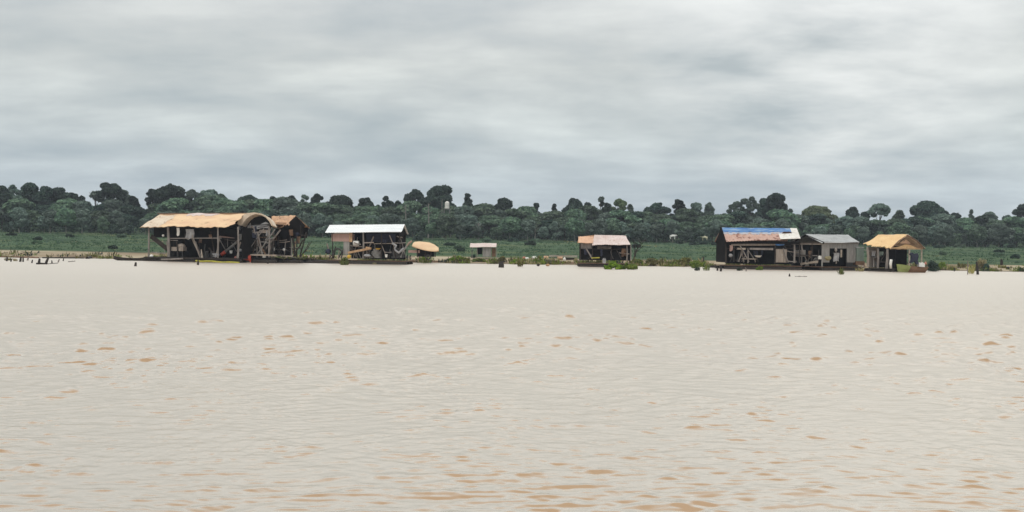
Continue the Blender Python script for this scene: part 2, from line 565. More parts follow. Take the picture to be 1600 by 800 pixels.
def crown_clumps(kind, H, Rr, cb, rng):
    """centres and radii of the leaf clumps of a crown; cb = height of the crown's bottom"""
    C, Q = [], []
    ch = H - cb
    if kind == 'dome':
        n = 46
        for i in range(n):
            a = rng.uniform(0, 2 * PI)
            t = rng.random() ** 0.6
            z = rng.random()
            prof = math.sqrt(max(0.05, 1 - (z * 0.95) ** 2.2))
            q = Rr * rng.uniform(0.12, 0.30)
            C.append((math.cos(a) * (Rr - q) * t * prof, math.sin(a) * (Rr - q) * t * prof, cb + q * 0.6 + z * (ch - 1.5 * q)))
            Q.append(q)
    elif kind == 'umbrella':
        for i in range(20):
            a = rng.uniform(0, 2 * PI)
            t = rng.random() ** 0.5
            q = Rr * rng.uniform(0.16, 0.27)
            z = H - q * 0.8 - (t ** 2) * ch * 0.40 - rng.random() * ch * 0.12
            C.append((math.cos(a) * Rr * 0.85 * t, math.sin(a) * Rr * 0.85 * t, z))
            Q.append(q)
        for i in range(5):
            a = rng.uniform(0, 2 * PI)
            q = Rr * rng.uniform(0.13, 0.2)
            C.append((math.cos(a) * Rr * 0.6, math.sin(a) * Rr * 0.6, cb + ch * rng.uniform(0.1, 0.45)))
            Q.append(q)
    elif kind == 'open':
        for i in range(19):
            a = rng.uniform(0, 2 * PI)
            t = rng.random() ** 0.5
            z = rng.random()
            q = Rr * rng.uniform(0.11, 0.24)
            prof = math.sqrt(max(0.1, 1 - (z * 0.9) ** 2))
            C.append((math.cos(a) * Rr * 0.9 * t * prof, math.sin(a) * Rr * 0.9 * t * prof, cb + z * (ch - q)))
            Q.append(q)
    elif kind == 'column':
        for i in range(20):
            a = rng.uniform(0, 2 * PI)
            t = rng.random() ** 0.5
            z = (i + 0.5) / 20
            q = Rr * rng.uniform(0.28, 0.45)
            C.append((math.cos(a) * Rr * 0.6 * t, math.sin(a) * Rr * 0.6 * t, cb + q * 0.7 + z * (ch - 1.6 * q)))
            Q.append(q)
    elif kind == 'tuft':
        for i in range(5):
            q = Rr * rng.uniform(0.25, 0.45)
            C.append((rng.uniform(-0.6, 0.6) * Rr, rng.uniform(-0.6, 0.6) * Rr, H - q - rng.random() * ch * 0.85))
            Q.append(q)
    elif kind == 'cone':
        for i in range(26):
            a = rng.uniform(0, 2 * PI)
            z = rng.random() ** 1.4
            q = Rr * rng.uniform(0.18, 0.30) * (1.1 - 0.5 * z)
            t = rng.random() ** 0.5
            C.append((math.cos(a) * Rr * 0.85 * (1 - z * 0.9) * t, math.sin(a) * Rr * 0.85 * (1 - z * 0.9) * t, cb + q * 0.6 + z * (ch - 1.5 * q)))
            Q.append(q)
    return C, Q


def tree_meshes(kind, H, Rr, cb, seed, per=2600, leaf=0.30, tr=0.28, trunk_mat='bark', leaf_m='leaf_mid', lean=0.0):
    rng = np.random.default_rng(seed)
    C, Q = crown_clumps(kind, H, Rr, cb, rng)
    C = [(c[0] + lean * c[2] / H, c[1], c[2]) for c in C]
    if kind != 'tuft':                       # small sprays standing out of the outline
        for i in rng.integers(0, len(C), 22):
            d = rng.normal(size=3) + np.array([0, 0, 0.5])
            d /= np.linalg.norm(d)
            q = Q[i] * rng.uniform(0.25, 0.45)
            C.append(tuple(np.array(C[i]) + d * Q[i] * rng.uniform(0.85, 1.2) * np.array([1, 1, 0.8])))
            Q.append(q)
    fill = 0.12 if kind in ('open', 'tuft', 'umbrella') else 0.30
    me = quads_mesh('crown', leaf_quads(C, Q, per, leaf, rng, fill, 0.72 if kind != 'umbrella' else 0.55))
    me.materials.append(M[leaf_m])
    mb = MB()
    top = cb + (H - cb) * 0.55
    wob = [(rng.uniform(-0.25, 0.25), rng.uniform(-0.25, 0.25)) for _ in range(5)]
    pts = [(wob[i][0] * (i > 0) + lean * (top * i / 4) / H, wob[i][1] * (i > 0), -0.4 + (top + 0.4) * i / 4) for i in range(5)]
    mb.tube(pts, [tr * 1.35, tr, tr * 0.85, tr * 0.65, tr * 0.35], 7)
    order = rng.permutation(len(C))[:11]
    for i in order:
        c = Vector(C[i])
        t = rng.uniform(0.55, 0.95)
        k = t * 4
        j = int(min(3, k))
        p = Vector(pts[j]).lerp(Vector(pts[j + 1]), k - j)
        midp = p.lerp(c, 0.5) + Vector((0, 0, (c - p).length * 0.10))
        mb.tube([p, midp, c], [tr * 0.42, tr * 0.28, tr * 0.10], 5)
    tm = mb.mesh('trunk')
    tm.materials.append(M[trunk_mat])
    return me, tm


def place_tree(meshes, x, y, rz, sc, label, cat='tree', group=None, name='tree'):
    e = bpy.data.objects.new(name, None)
    e.empty_display_size = 1
    COL.objects.link(e)
    e.location = (x, y, ground_z(x, y))
    e.rotation_euler = (0, 0, rz)
    e.scale = sc
    tag(e, label, cat, group)
    for nm, me in zip(('crown', 'trunk'), meshes):
        o = bpy.data.objects.new(nm, me)
        COL.objects.link(o)
        o.parent = e
    return e


CANOPY = [(-60, 318), (0, 318), (130, 318), (230, 320), (350, 313), (450, 315), (520, 322), (620, 324), (700, 322), (760, 322), (800, 329), (900, 330), (1000, 333), (1100, 334), (1200, 338), (1260, 336), (1320, 338), (1420, 341), (1520, 342), (1660, 345)]


def canopy(px):
    for (a, ya), (b, yb) in zip(CANOPY, CANOPY[1:]):
        if a <= px <= b:
            return ya + (yb - ya) * (px - a) / (b - a)
    return 330


def build_forest():
    rnd = random.Random(3)
    front = [tree_meshes(k, 9.0, rr, cb, 40 + i, 1500, 0.40, 0.16, 'pale_bark', lm) for i, (k, rr, cb, lm) in enumerate(
        [('dome', 3.6, 2.2, 'leaf_grey'), ('column', 3.0, 1.6, 'leaf_mid'), ('dome', 3.9, 3.0, 'leaf_mid'), ('open', 3.8, 2.6, 'leaf_grey'), ('column', 2.6, 3.2, 'leaf_grey')])]
    mid = [tree_meshes(k, 12.0, rr, cb, 60 + i, 1700, 0.50, 0.22, 'bark', lm) for i, (k, rr, cb, lm) in enumerate(
        [('dome', 4.8, 4.0, 'leaf_mid'), ('dome', 5.4, 4.5, 'leaf_mid'), ('dome', 4.2, 3.5, 'leaf_grey'), ('umbrella', 5.5, 4.0, 'leaf_mid'), ('column', 3.8, 3.5, 'leaf_dark')])]
    # rows: distance behind the forest edge, image row of its top above the forest base, spacing in metres
    rows = [('front', 0, 34, 4.2), ('mid', 13, 0.55, 4.6), ('back', 30, 1.0, 5.0)]
    for nm, off, frac, sp in rows:
        x = -196.0
        while x < 206:
            x += sp * rnd.uniform(0.75, 1.3)
            Y = forest_y(x) + off + rnd.uniform(-3, 4)
            px = 800 + x / Y * FPX
            z0 = ground_z(x, Y)
            ybase = 366 + 20 * px / 1600
            if nm == 'front':
                h = (ybase - (ybase - rnd.uniform(20, 40))) * Y / FPX
                if rnd.random() < 0.12:
                    h *= 0.6
                k = rnd.randrange(5)
                ms = front[k]
                s = h / 9.0
                w = s * rnd.uniform(0.9, 1.25)
                lab, grp = 'low grey green tree with slim pale trunk in the front row of the forest edge', 'front row trees of the forest edge'
            else:
                t = canopy(px)
                ytop = ybase + (t - ybase) * (0.74 if nm == 'mid' else 1.0) + (rnd.uniform(-3, 4) if nm == 'mid' else rnd.choice([rnd.uniform(-3, 4), rnd.uniform(-9, 3)]))
                h = W(px, ytop, Y).z - z0
                k = rnd.randrange(5)
                ms = mid[k]
                s = h / 12.0
                w = s * rnd.uniform(1.15, 1.5)
                if nm == 'mid':
                    lab, grp = 'round green tree of the middle forest belt behind the low front row', 'trees of the middle forest belt'
                else:
                    lab, grp = 'green tree of the level closed canopy under the skyline trees', 'trees of the closed forest canopy'
            place_tree(ms, x, Y, rnd.uniform(0, 6.28), (w, w, s), lab, 'tree', grp)


build_forest()

# skyline trees: px, top row, half width px, crown bottom row, kind, leaf, label
SKY = [
    (4, 291, 16, 330, 'dome', 'leaf_dark', 'dark rounded tree cut by the left edge of the photo'),
    (20, 288, 15, 322, 'open', 'leaf_grey', 'grey leaved loose tree second from the left end of the skyline'),
    (46, 286, 20, 322, 'dome', 'leaf_dark', 'highest dark dome of the big tree group at the far left'),
    (68, 289, 16, 325, 'dome', 'leaf_dark', 'dark tree with a knobbly top right of the highest dome at far left'),
    (92, 294, 19, 328, 'dome', 'leaf_dark', 'dark broad tree on the right shoulder of the far left group'),
    (112, 301, 14, 330, 'umbrella', 'leaf_dark', 'dark sloping tree closing the right side of the far left group'),
    (127, 307, 7, 325, 'dome', 'leaf_dark', 'small dark knob of a tree at the foot of the far left group'),
    (149, 291, 12, 318, 'tuft', 'leaf_grey', 'thin wispy tree leaning out left of the tall ragged crown'),
    (172, 285, 21, 318, 'open', 'leaf_dark', 'tall ragged dark crown with sky gaps, left of the big raft roof'),
    (190, 296, 14, 320, 'dome', 'leaf_grey', 'grey green tree leaning on the right of the tall ragged crown'),
    (208, 307, 10, 322, 'open', 'leaf_dark', 'low dark tree with a notched top between two tall crowns'),
    (238, 296, 10, 318, 'open', 'leaf_dark', 'spiky dark tree at the left end of the flat umbrella crown'),
    (268, 288, 30, 318, 'umbrella', 'leaf_dark', 'flat topped umbrella tree above the left end of the tan raft roof'),
    (300, 296, 15, 318, 'open', 'leaf_grey', 'grey loose tree tucked under the right end of the umbrella crown'),
    (325, 297, 20, 320, 'dome', 'leaf_grey', 'pale grey round tree above the middle of the tan raft roof'),
    (346, 304, 10, 320, 'dome', 'leaf_mid', 'small green tree sloping off right of the pale grey round one'),
    (388, 306, 18, 322, 'dome', 'leaf_dark', 'low wide dark tree above the arched raft canopy'),
    (426, 308, 7, 322, 'dome', 'leaf_dark', 'small ball of a tree above the brown raft roof'),
    (455, 306, 11, 322, 'dome', 'leaf_dark', 'round dark tree above the right end of the brown raft roof'),
    (477, 304, 6, 322, 'tuft', 'leaf_grey', 'slim see-through tree just left of the dark two lobed tree'),
    (494, 301, 10, 322, 'open', 'leaf_dark', 'dark two lobed tree rising above its neighbours left of the white roof'),
    (530, 304, 24, 326, 'dome', 'leaf_dark', 'long low dark crown above the white roofed raft'),
    (572, 309, 14, 326, 'dome', 'leaf_dark', 'round dark tree right of the long low crown above the white roof'),
    (603, 307, 13, 328, 'open', 'leaf_dark', 'ragged dark tree above the right end of the white roof'),
    (622, 314, 8, 328, 'dome', 'leaf_dark', 'squat dark tree between the ragged tree and the giant crown'),
    (648, 297, 15, 326, 'umbrella', 'leaf_dark', 'arched left arm of the giant crown, a tree with a curving limb'),
    (688, 290, 26, 332, 'dome', 'leaf_dark', 'giant dark crown behind the white water tank'),
    (670, 312, 16, 345, 'column', 'leaf_grey', 'grey green tree standing below the giant dark crown'),
    (730, 302, 15, 330, 'cone', 'leaf_dark', 'dark tent shaped tree right of the giant crown'),
    (787, 310, 15, 328, 'dome', 'leaf_dark', 'lone lollipop shaped dark tree above the small pink roofed hut'),
    (838, 318, 5, 332, 'dome', 'leaf_dark', 'small round tree, left one of a pair of little knobs'),
    (866, 319, 6, 332, 'cone', 'leaf_dark', 'small pointed tree, right one of a pair of little knobs'),
    (896, 310, 16, 334, 'dome', 'leaf_dark', 'dark dome tree above the left end of the orange and pink roof'),
    (917, 317, 10, 334, 'dome', 'leaf_dark', 'lower grey shoulder tree right of the dark dome'),
    (939, 305, 6, 320, 'tuft', 'leaf_grey', 'thin bare stemmed tree with two faint tufts standing clear in the sky'),
    (948, 318, 8, 334, 'dome', 'leaf_dark', 'dark ball tree below the two faint tufts'),
    (966, 310, 15, 336, 'open', 'leaf_pale', 'pale olive open tree behind the orange and pink roof'),
    (985, 319, 10, 336, 'cone', 'leaf_grey', 'grey sloping tree right of the pale olive open tree'),
    (1027, 317, 17, 336, 'umbrella', 'leaf_dark', 'flat topped hedge-like dark tree left of the white bush'),
    (1059, 310, 12, 334, 'open', 'leaf_dark', 'dark upright tree right of the flat topped hedge-like one'),
    (1088, 317, 12, 336, 'dome', 'leaf_grey', 'grey round tree, left of two before the gap in the skyline'),
    (1108, 317, 8, 336, 'dome', 'leaf_grey', 'narrow grey tree, right of two before the gap in the skyline'),
    (1152, 314, 14, 336, 'open', 'leaf_grey', 'grey feathery tree at the left above the blue roof'),
    (1172, 305, 14, 338, 'open', 'leaf_grey', 'tall gappy tree with tufted tips above the blue roof'),
    (1197, 306, 14, 342, 'dome', 'leaf_dark', 'left lobe of the blackish tower of foliage above the blue roof'),
    (1215, 302, 13, 342, 'column', 'leaf_dark', 'taller right lobe of the blackish tower of foliage above the blue roof'),
    (1238, 323, 5, 338, 'tuft', 'leaf_dark', 'tiny tufted tree right of the blackish tower of foliage'),
    (1281, 320, 28, 345, 'dome', 'leaf_pale', 'light green smooth dome tree above the grey roof'),
    (1332, 324, 12, 342, 'dome', 'leaf_dark', 'dark round tree right of the light green dome'),
    (1352, 330, 9, 344, 'dome', 'leaf_dark', 'low dark tree left of the arched see-through tree'),
    (1375, 317, 14, 338, 'umbrella', 'leaf_grey', 'arched see-through umbrella tree above the golden roof'),
    (1405, 329, 9, 344, 'dome', 'leaf_mid', 'low green tree between the arched tree and the great dome'),
    (1447, 315, 27, 346, 'dome', 'leaf_dark', 'great broad dark dome tree right of the golden roof'),
    (1476, 330, 10, 346, 'dome', 'leaf_dark', 'small dark tree at the right foot of the great dome'),
    (1494, 333, 10, 346, 'dome', 'leaf_dark', 'low dark tree two along right of the great dome'),
    (1518, 328, 6, 344, 'cone', 'leaf_grey', 'small upright grey tree standing above the canopy near the right end'),
    (1546, 332, 13, 346, 'dome', 'leaf_grey', 'grey round tree with pale trunk near the right end'),
    (1572, 337, 9, 348, 'open', 'leaf_grey', 'thin grey tree beside the last umbrella tree'),
    (1600, 318, 13, 342, 'umbrella', 'leaf_dark', 'dark umbrella tree cut by the right edge of the photo'),
]


def build_skyline():
    rnd = random.Random(11)
    for i, (px, yt, hw, yb, kind, lm, lab) in enumerate(SKY):
        x0 = (px - 800) / FPX * 370
        Y = forest_y(x0) + 46 + rnd.uniform(-3, 6)
        p = W(px, yt, Y)
        z0 = ground_z(p.x, Y)
        H = p.z - z0
        cb = W(px, yb + (2 if kind in ('umbrella', 'tuft') else 6 if kind == 'open' else 13), Y).z - z0
        rr = hw * Y / FPX * 1.12
        per = int(350 + 58 * rr * max(4.0, (H - cb)) * (0.55 if kind in ('open', 'umbrella') else 1.0))
        if kind == 'tuft':
            per = 260
        ms = tree_meshes(kind, H, rr, cb, 200 + i, min(per, 3600), 0.46, 0.16 + rr * 0.035, 'bark', lm)
        place_tree(ms, p.x, Y, 0, (1, 1, 1), lab, 'tree', 'tall trees along the skyline')


build_skyline()


def scatter_clumps(name, spots, leafm, size, per, label=None, seed=1):
    rng = np.random.default_rng(seed)
    C = [s[:3] for s in spots]
    Q = [s[3] for s in spots]
    return quads_mesh(name, leaf_quads(C, Q, per, size, rng, 0.25, 0.75))


def build_understory():
    rnd = random.Random(21)
    spots = []
    for i in range(620):
        x = rnd.uniform(-200, 210)
        Y = forest_y(x) + rnd.uniform(3, 28)
        q = rnd.uniform(0.9, 2.0)
        spots.append((x, Y, ground_z(x, Y) + q * rnd.uniform(0.3, 1.6), q))
    me = scatter_clumps('undergrowth', spots, 'leaf_dark', 0.34, 60, seed=4)
    o = link('undergrowth', me, M['leaf_dark'])
    tag(o, 'dark undergrowth filling the shade between the trunks of the forest edge', 'undergrowth', None, 'stuff')
    # far wood behind, closing the gaps
    spots = []
    for i in range(620):
        x = rnd.uniform(-215, 225)
        Y = forest_y(x) + rnd.uniform(56, 95)
        px = 800 + x / Y * FPX
        q = rnd.uniform(2.0, 3.6)
        ztop = W(px, canopy(px) + 3, Y).z
        spots.append((x, Y, ground_z(x, Y) + rnd.random() ** 0.6 * max(3, ztop - ground_z(x, Y) - q), q))
    me = scatter_clumps('far_wood', spots, 'leaf_mid', 0.5, 120, seed=6)
    o = link('far_wood', me, M['leaf_mid'])
    tag(o, 'dense wood behind the forest edge, seen only through gaps between the trees', 'forest', None, 'stuff')


build_understory()


def blades(spots, rng, per, h, w, spread):
    """upright grass blades round each spot (x,y,z,scale)"""
    out = []
    P = np.array(spots, float)
    ci = np.repeat(np.arange(len(P)), per)
    n = len(ci)
    s = P[ci, 3]
    a = rng.uniform(0, 2 * PI, n)
    rad = np.sqrt(rng.random(n)) * spread * s
    bx = P[ci, 0] + np.cos(a) * rad
    by = P[ci, 1] + np.sin(a) * rad
    bz = P[ci, 2] - 0.03
    hh = h * s * rng.uniform(0.5, 1.15, n) * (1 - 0.5 * (rad / (spread * s)) ** 2)
    d = rng.uniform(0, 2 * PI, n)
    lx, ly = np.cos(a) * hh * 0.35 + rng.normal(size=n) * 0.1 * hh, np.sin(a) * hh * 0.35 + rng.normal(size=n) * 0.1 * hh
    wx, wy = np.cos(d) * w * s, np.sin(d) * w * s
    B = np.stack([bx, by, bz], 1)
    Mid = B + np.stack([lx * 0.4, ly * 0.4, hh * 0.6], 1)
    T = B + np.stack([lx, ly, hh], 1)
    Wd = np.stack([wx, wy, np.zeros(n)], 1)
    return np.stack([B - Wd * 0.6, Mid - Wd, T, Mid + Wd], 1)


def build_grass():
    rnd = random.Random(31)
    rng = np.random.default_rng(8)
    sets = {'leaf_grass': [], 'leaf_mid': [], 'leaf_straw': []}
    for i in range(11000):
        x = rnd.uniform(-190, 200)
        s0 = shore_y(x)
        t = rnd.random() ** 1.2
        Y = s0 + 13 + t * (forest_y(x) - s0 - 12)
        if abs(x) > Y * 0.52:
            continue
        q = math.sin(x * 0.09 + Y * 0.05) + math.sin(x * 0.031 - Y * 0.11 + 1.7) + 0.8 * math.sin(x * 0.27 + 2 * math.sin(Y * 0.07))
        key = 'leaf_grass'
        if q > 1.25:
            key = 'leaf_mid'
        elif q < -1.6 and rnd.random() < 0.25:
            key = 'leaf_straw'
        sets[key].append((x, Y, ground_z(x, Y), rnd.uniform(0.5, 1.2) * (1.2 if key == 'leaf_mid' else 1.0)))
    for (key, sp), nm, lab in zip(sets.items(), ('grass', 'tall_grass', 'dry_grass'), ('low green grass covering the river bank up to the forest', 'patches of taller darker grass on the river bank', 'sparse dry straw coloured grass on the river bank')):
        o = link(nm, quads_mesh(nm, blades(sp, rng, 6, 0.38, 0.10, 0.7)), M[key])
        tag(o, lab, 'grass', None, 'stuff')


build_grass()

# ------------------------------------------------------------------ rafts and huts
def slope(fr, eL, eR, rL, rR, v0, v1, sag=0.06, seed=0, s0=0.0, s1=1.0, t0=0.0, t1=1.0, lift=0.0, th=0.05, corr=0, torn=0.0, nu=26, nv=8):
    """a roof sheet between a front eave (pixels eL, eR, at depth v0) and a ridge (rL, rR, at depth v1)"""
    A, B = fr.p(eL[0], eL[1], v0), fr.p(eR[0], eR[1], v0)
    C, D = fr.p(rL[0], rL[1], v1), fr.p(rR[0], rR[1], v1)
    rnd = random.Random(seed)
    ph = [rnd.uniform(0, 6.28) for _ in range(6)]

    def fn(s, t):
        S_, T_ = s0 + (s1 - s0) * s, t0 + (t1 - t0) * t
        if torn:
            T_ -= torn * (1 - t) * (math.sin(S_ * 23 + ph[3]) * math.sin(S_ * 61 + ph[4]) - 0.3)
            S_ += torn * 0.25 * math.sin(T_ * 17 + ph[5]) * s
        P = A.lerp(B, S_).lerp(C.lerp(D, S_), T_)
        P.z += lift + sag * (math.sin(S_ * 9 + ph[0]) * math.sin(T_ * 5 + ph[1]) + 0.5 * math.sin(S_ * 27 + ph[2]) * math.sin(T_ * 11 + ph[0])) - sag * 2 * math.sin(PI * T_) * 0.5
        if corr:
            P.z += 0.03 * math.cos(S_ * corr * 2 * PI)
        return P
    return MB().sheet(fn, nu, nv, th), (A, B, C, D)


def back_slope(A, B, C, D, v2, th=0.05, drop=None):
    """the far side of a gable roof, mirrored about the ridge"""
    z0 = A.z if drop is None else drop
    E = Vector((A.x, v2, z0))
    F_ = Vector((B.x, v2, z0))
    return MB().sheet(lambda s, t: C.lerp(D, s).lerp(E.lerp(F_, s), t), 12, 4, th)


def gable(mb, A, C, v2, u, z0=None):
    """closed triangle under the roof end at length u"""
    zz = A.z if z0 is None else z0
    vs = [(u, A.y, zz), (u, v2, zz), (u, C.y, C.z - 0.06)]
    vs2 = [(u - 0.06, y, z) for _, y, z in vs]
    return mb.add(vs + vs2, [(0, 1, 2), (5, 4, 3), (0, 3, 4, 1), (1, 4, 5, 2), (2, 5, 3, 0)])


def post(fr, px, y0, y1, v, r, dx=0.0, n=7):
    mb = MB()
    a, b = fr.p(px, y1, v), fr.p(px + dx, y0, v)
    return mb.tube([a, a.lerp(b, 0.5) + Vector((r * 0.4, 0, 0)), b], [r * 1.1, r, r * 0.85], n)


def log_float(fr, u0, u1, v, z=0.05, r=0.32, seed=0):
    rnd = random.Random(seed)
    n = 6
    pts = [(u0 + (u1 - u0) * i / n, v + rnd.uniform(-0.05, 0.05), z + rnd.uniform(-0.03, 0.03)) for i in range(n + 1)]
    return MB().tube(pts, [r * rnd.uniform(0.85, 1.1) for _ in pts], 9)


def deck_planks(fr, u0, u1, v0, v1, z, th=0.07, seed=0):
    """deck of separate planks laid across, one part"""
    rnd = random.Random(seed)
    mb = MB()
    u = u0
    while u < u1 - 0.02:
        w = min(rnd.uniform(0.18, 0.32), u1 - u)
        mb.box((u, v0 + rnd.uniform(-0.12, 0.08), z - th), (u + w - 0.015, v1 + rnd.uniform(-0.1, 0.1), z + rnd.uniform(-0.008, 0.008)))
        u += w
    return mb


def engine_mb(fr, px, py, v, s=1.0):
    """diesel pump engine: block, flywheel, exhaust stack, hose neck"""
    b = fr.p(px, py, v)
    mb = MB()
    mb.box((b.x - 0.55 * s, v - 0.3 * s, b.z + 0.18 * s), (b.x + 0.45 * s, v + 0.3 * s, b.z + 0.85 * s))
    mb.box((b.x - 0.35 * s, v - 0.22 * s, b.z + 0.86 * s), (b.x + 0.30 * s, v + 0.22 * s, b.z + 1.12 * s))
    mb.box((b.x - 0.7 * s, v - 0.4 * s, b.z), (b.x + 0.6 * s, v - 0.25 * s, b.z + 0.17 * s))
    mb.box((b.x - 0.7 * s, v + 0.25 * s, b.z), (b.x + 0.6 * s, v + 0.4 * s, b.z + 0.17 * s))
    mb.lathe((b.x + 0.47 * s, v, b.z + 0.55 * s), [(0.40 * s, 0.0), (0.42 * s, 0.06 * s), (0.40 * s, 0.12 * s), (0.1 * s, 0.13 * s)], 14, 'x')
    mb.tube([(b.x - 0.2 * s, v, b.z + 1.1 * s), (b.x - 0.2 * s, v, b.z + 1.6 * s), (b.x - 0.32 * s, v, b.z + 1.75 * s)], 0.05 * s)
    mb.tube([(b.x - 0.5 * s, v, b.z + 0.5 * s), (b.x - 0.85 * s, v, b.z + 0.6 * s), (b.x - 1.0 * s, v, b.z + 0.95 * s)], 0.10 * s)
    return mb


def drum_mb(c, r, h, n=14):
    return MB().lathe(c, [(r * 0.95, 0), (r, 0.02), (r, h * 0.32), (r * 1.05, h * 0.34), (r, h * 0.36), (r, h * 0.65), (r * 1.05, h * 0.67), (r, h * 0.69), (r, h - 0.02), (r * 0.9, h), (r * 0.88, h - 0.03)], n)


def can_mb(c, w, d, h):
    """jerry can: bevelled body, neck and handle"""
    x, y, z = c
    mb = MB()
    mb.prism([(x - w / 2, z), (x + w / 2, z), (x + w / 2, z + h * 0.78), (x + w * 0.28, z + h * 0.9), (x - w * 0.36, z + h * 0.9), (x - w / 2, z + h * 0.8)], y - d / 2, y + d / 2)
    mb.lathe((x - w * 0.25, y, z + h * 0.89), [(w * 0.12, 0), (w * 0.12, h * 0.11)], 8)
    mb.tube([(x + w * 0.02, y, z + h * 0.89), (x + w * 0.06, y, z + h * 1.0), (x + w * 0.3, y, z + h * 1.0), (x + w * 0.34, y, z + h * 0.86)], w * 0.05, 6)
    return mb


def cloth_mb(fr, x0, y0, x1, y1, v, seed=0, fold=0.06):
    a, b = fr.p(x0, y0, v), fr.p(x1, y1, v)
    rnd = random.Random(seed)
    p1, p2 = rnd.uniform(0, 6), rnd.uniform(0, 6)
    return MB().sheet(lambda s, t: Vector((a.x + (b.x - a.x) * (s + 0.06 * math.sin(t * 5 + p2)), v + fold * math.sin(s * 9 + p1) * (0.3 + t), a.z + (b.z - a.z) * t * (1 + 0.08 * math.sin(s * 6 + p2)))), 10, 8, 0.015)


GR_RAFT = 'roofed work rafts moored along the river bank'

# ---- A: big raft with the long tan roof
fa = Frame(232, 157, 18)
A_ = fa.thing('dredge_raft', 'large raft under a long sagging tan tarp roof, leftmost of the moored rafts', 'raft')
mb, (e0, e1, r0, r1) = slope(fa, (218, 354.5), (357, 354.5), (250, 334.5), (384, 333.5), -0.7, 3.0, 0.10, 1, torn=0.05, nu=60, nv=10)
roofA = fa.part('roof', mb, 'tan_tarp', A_, True)
fa.part('rear_roof', back_slope(e0, e1, r0, r1, 6.7), 'tan_tarp', A_)
mb, _ = slope(fa, (218, 354.5), (357, 354.5), (250, 334.5), (384, 333.5), -0.7, 3.0, 0.10, 1, 0.34, 0.70, 0.84, 0.99, lift=0.05, th=0.03, torn=0.05)
fa.part('roof_patch', mb, 'pink_zinc', roofA)
mb, _ = slope(fa, (218, 354.5), (357, 354.5), (250, 334.5), (384, 333.5), -0.7, 3.0, 0.10, 1, 0.01, 0.22, 0.0, 0.9, lift=0.05, th=0.03, torn=0.05)
fa.part('roof_patch', mb, 'pale_tarp', roofA)
mb = MB(); fa.bar(mb, (246, 333.6), (388, 333.2), 3.0, 0.07); fa.part('ridge_pole', mb, 'brown_wood', roofA)
mb = MB()
gable(mb, e0, r0, 6.7, fa.u(352, 0), e0.z - 0.1)
fa.part('gable', mb, 'shade_black_board', A_)
for px, dx, v in ((232, 0.5, 0), (263.5, -1.0, -0.1), (340, 0.6, 0), (372, 0, 0.2)):
    fa.part('post', post(fa, px, 354.5, 408, v, 0.13 if px != 263.5 else 0.20, dx), 'grey_wood', A_)
for px in (272, 312, 352, 388):
    fa.part('post', post(fa, px, 354, 404, 5.9, 0.12), 'dark_wood', A_)
a, b = fa.p(262, 404, 5.8), fa.p(384, 352, 5.8)
mb = MB().box((a.x, 5.8, a.z), (b.x, 5.88, b.z)); fa.part('rear_wall', mb, 'shade_black_board', A_)
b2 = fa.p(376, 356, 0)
mb = MB().box((b2.x, 0.3, 0.55), (b2.x + 0.07, 5.7, b2.z)); fa.part('end_wall', mb, 'shade_black_board', A_)
mb = MB(); fa.rect(mb, 240, 355, 262, 371, 2.2, 0.06); fa.part('hanging_board', mb, 'shade_black_board', A_)
mb = MB(); fa.rect(mb, 264, 357, 372, 372, 3.0, 0.06); fa.part('loft_wall', mb, 'shade_black_board', A_)
p0, p1 = fa.p(236, 369, 0.3), fa.p(264, 391, 0.3)
mb = MB().beam(p0, p1, 0.12, 0.62); fa.part('brace', mb, 'dark_wood', A_)
mb = MB(); fa.bar(mb, (262, 372.5), (346, 372), 0.05, 0.07); fa.part('rail', mb, 'grey_wood', A_)
mb = MB(); fa.bar(mb, (236, 377), (258, 378), 0.35, 0.05); fa.bar(mb, (236, 394), (259, 396), 0.35, 0.07); fa.bar(mb, (254, 379), (258, 396), 0.35, 0.05); fa.part('window_frame', mb, 'grey_wood', A_)
uL, uR = fa.u(229), fa.u(377)
fa.part('deck', deck_planks(fa, uL, uR, -0.5, 6.3, 0.62, seed=2), 'dark_wood', A_)
mb = MB(); mb.box((uL, -0.62, 0.40), (uR, -0.5, 0.58)); fa.part('deck_edge', mb, 'dark_wood', A_)
for i, v in enumerate((-0.1, 2.0, 4.0, 6.0)):
    fa.part('float_log', log_float(fa, uL - 0.2, uR + 0.2, v, 0.1, 0.38, i), 'wet_wood', A_)
# loose things on and under it
fa.single('hanging_cloth', cloth_mb(fa, 276, 356, 280.5, 368, 0.1, 1), 'white_plastic', 'narrow white cloth hung under the tan roof edge', 'cloth')
fa.single('hanging_sack', cloth_mb(fa, 290.5, 358, 302.5, 373.5, 0.1, 2, 0.12), 'grey_cloth', 'wide grey sack hung from the tan roof above the rail', 'sack')
b = fa.p(255, 368, 0.2)
fa.single('float_ball', MB().blob(b, (0.17, 0.17, 0.17), 1, 0.03), 'white_plastic', 'small white ball hung near the left post under the tan roof', 'float', smooth=True)
mb = MB(); fa.rect(mb, 267.5, 386, 286, 392, 0.3, 0.9)
b = fa.p(283.5, 385, 0.75); mb.blob(b, (0.65, 0.5, 0.42), 3, 0.06, 12, 8)
pc = fa.thing('pump', 'taupe humped pump housing on a stand beneath the tan roof', 'pump')
fa.part('housing', mb, 'taupe_board', pc)
mb = MB()
for px in (269, 277, 285):
    fa.bar(mb, (px, 392), (px, 403), 0.5, 0.06)
fa.part('stand', mb, 'dark_metal', pc)
mb = MB().tube([fa.p(316, 403, -0.2), fa.p(314.5, 390, 0.25)], [0.14, 0.08], 6)
fa.single('leaning_plank', mb, 'pale_wood', 'short pale stake leaning at the front of the tan roofed raft', 'stake')
mb = MB().tube([fa.p(252, 405.5, -0.75), fa.p(268, 405.2, -0.8), fa.p(286, 404.3, -0.7)], 0.12, 7)
fa.single('plank', mb, 'grey_wood', 'grey pole lying along the left front deck edge of the tan roofed raft', 'pole')
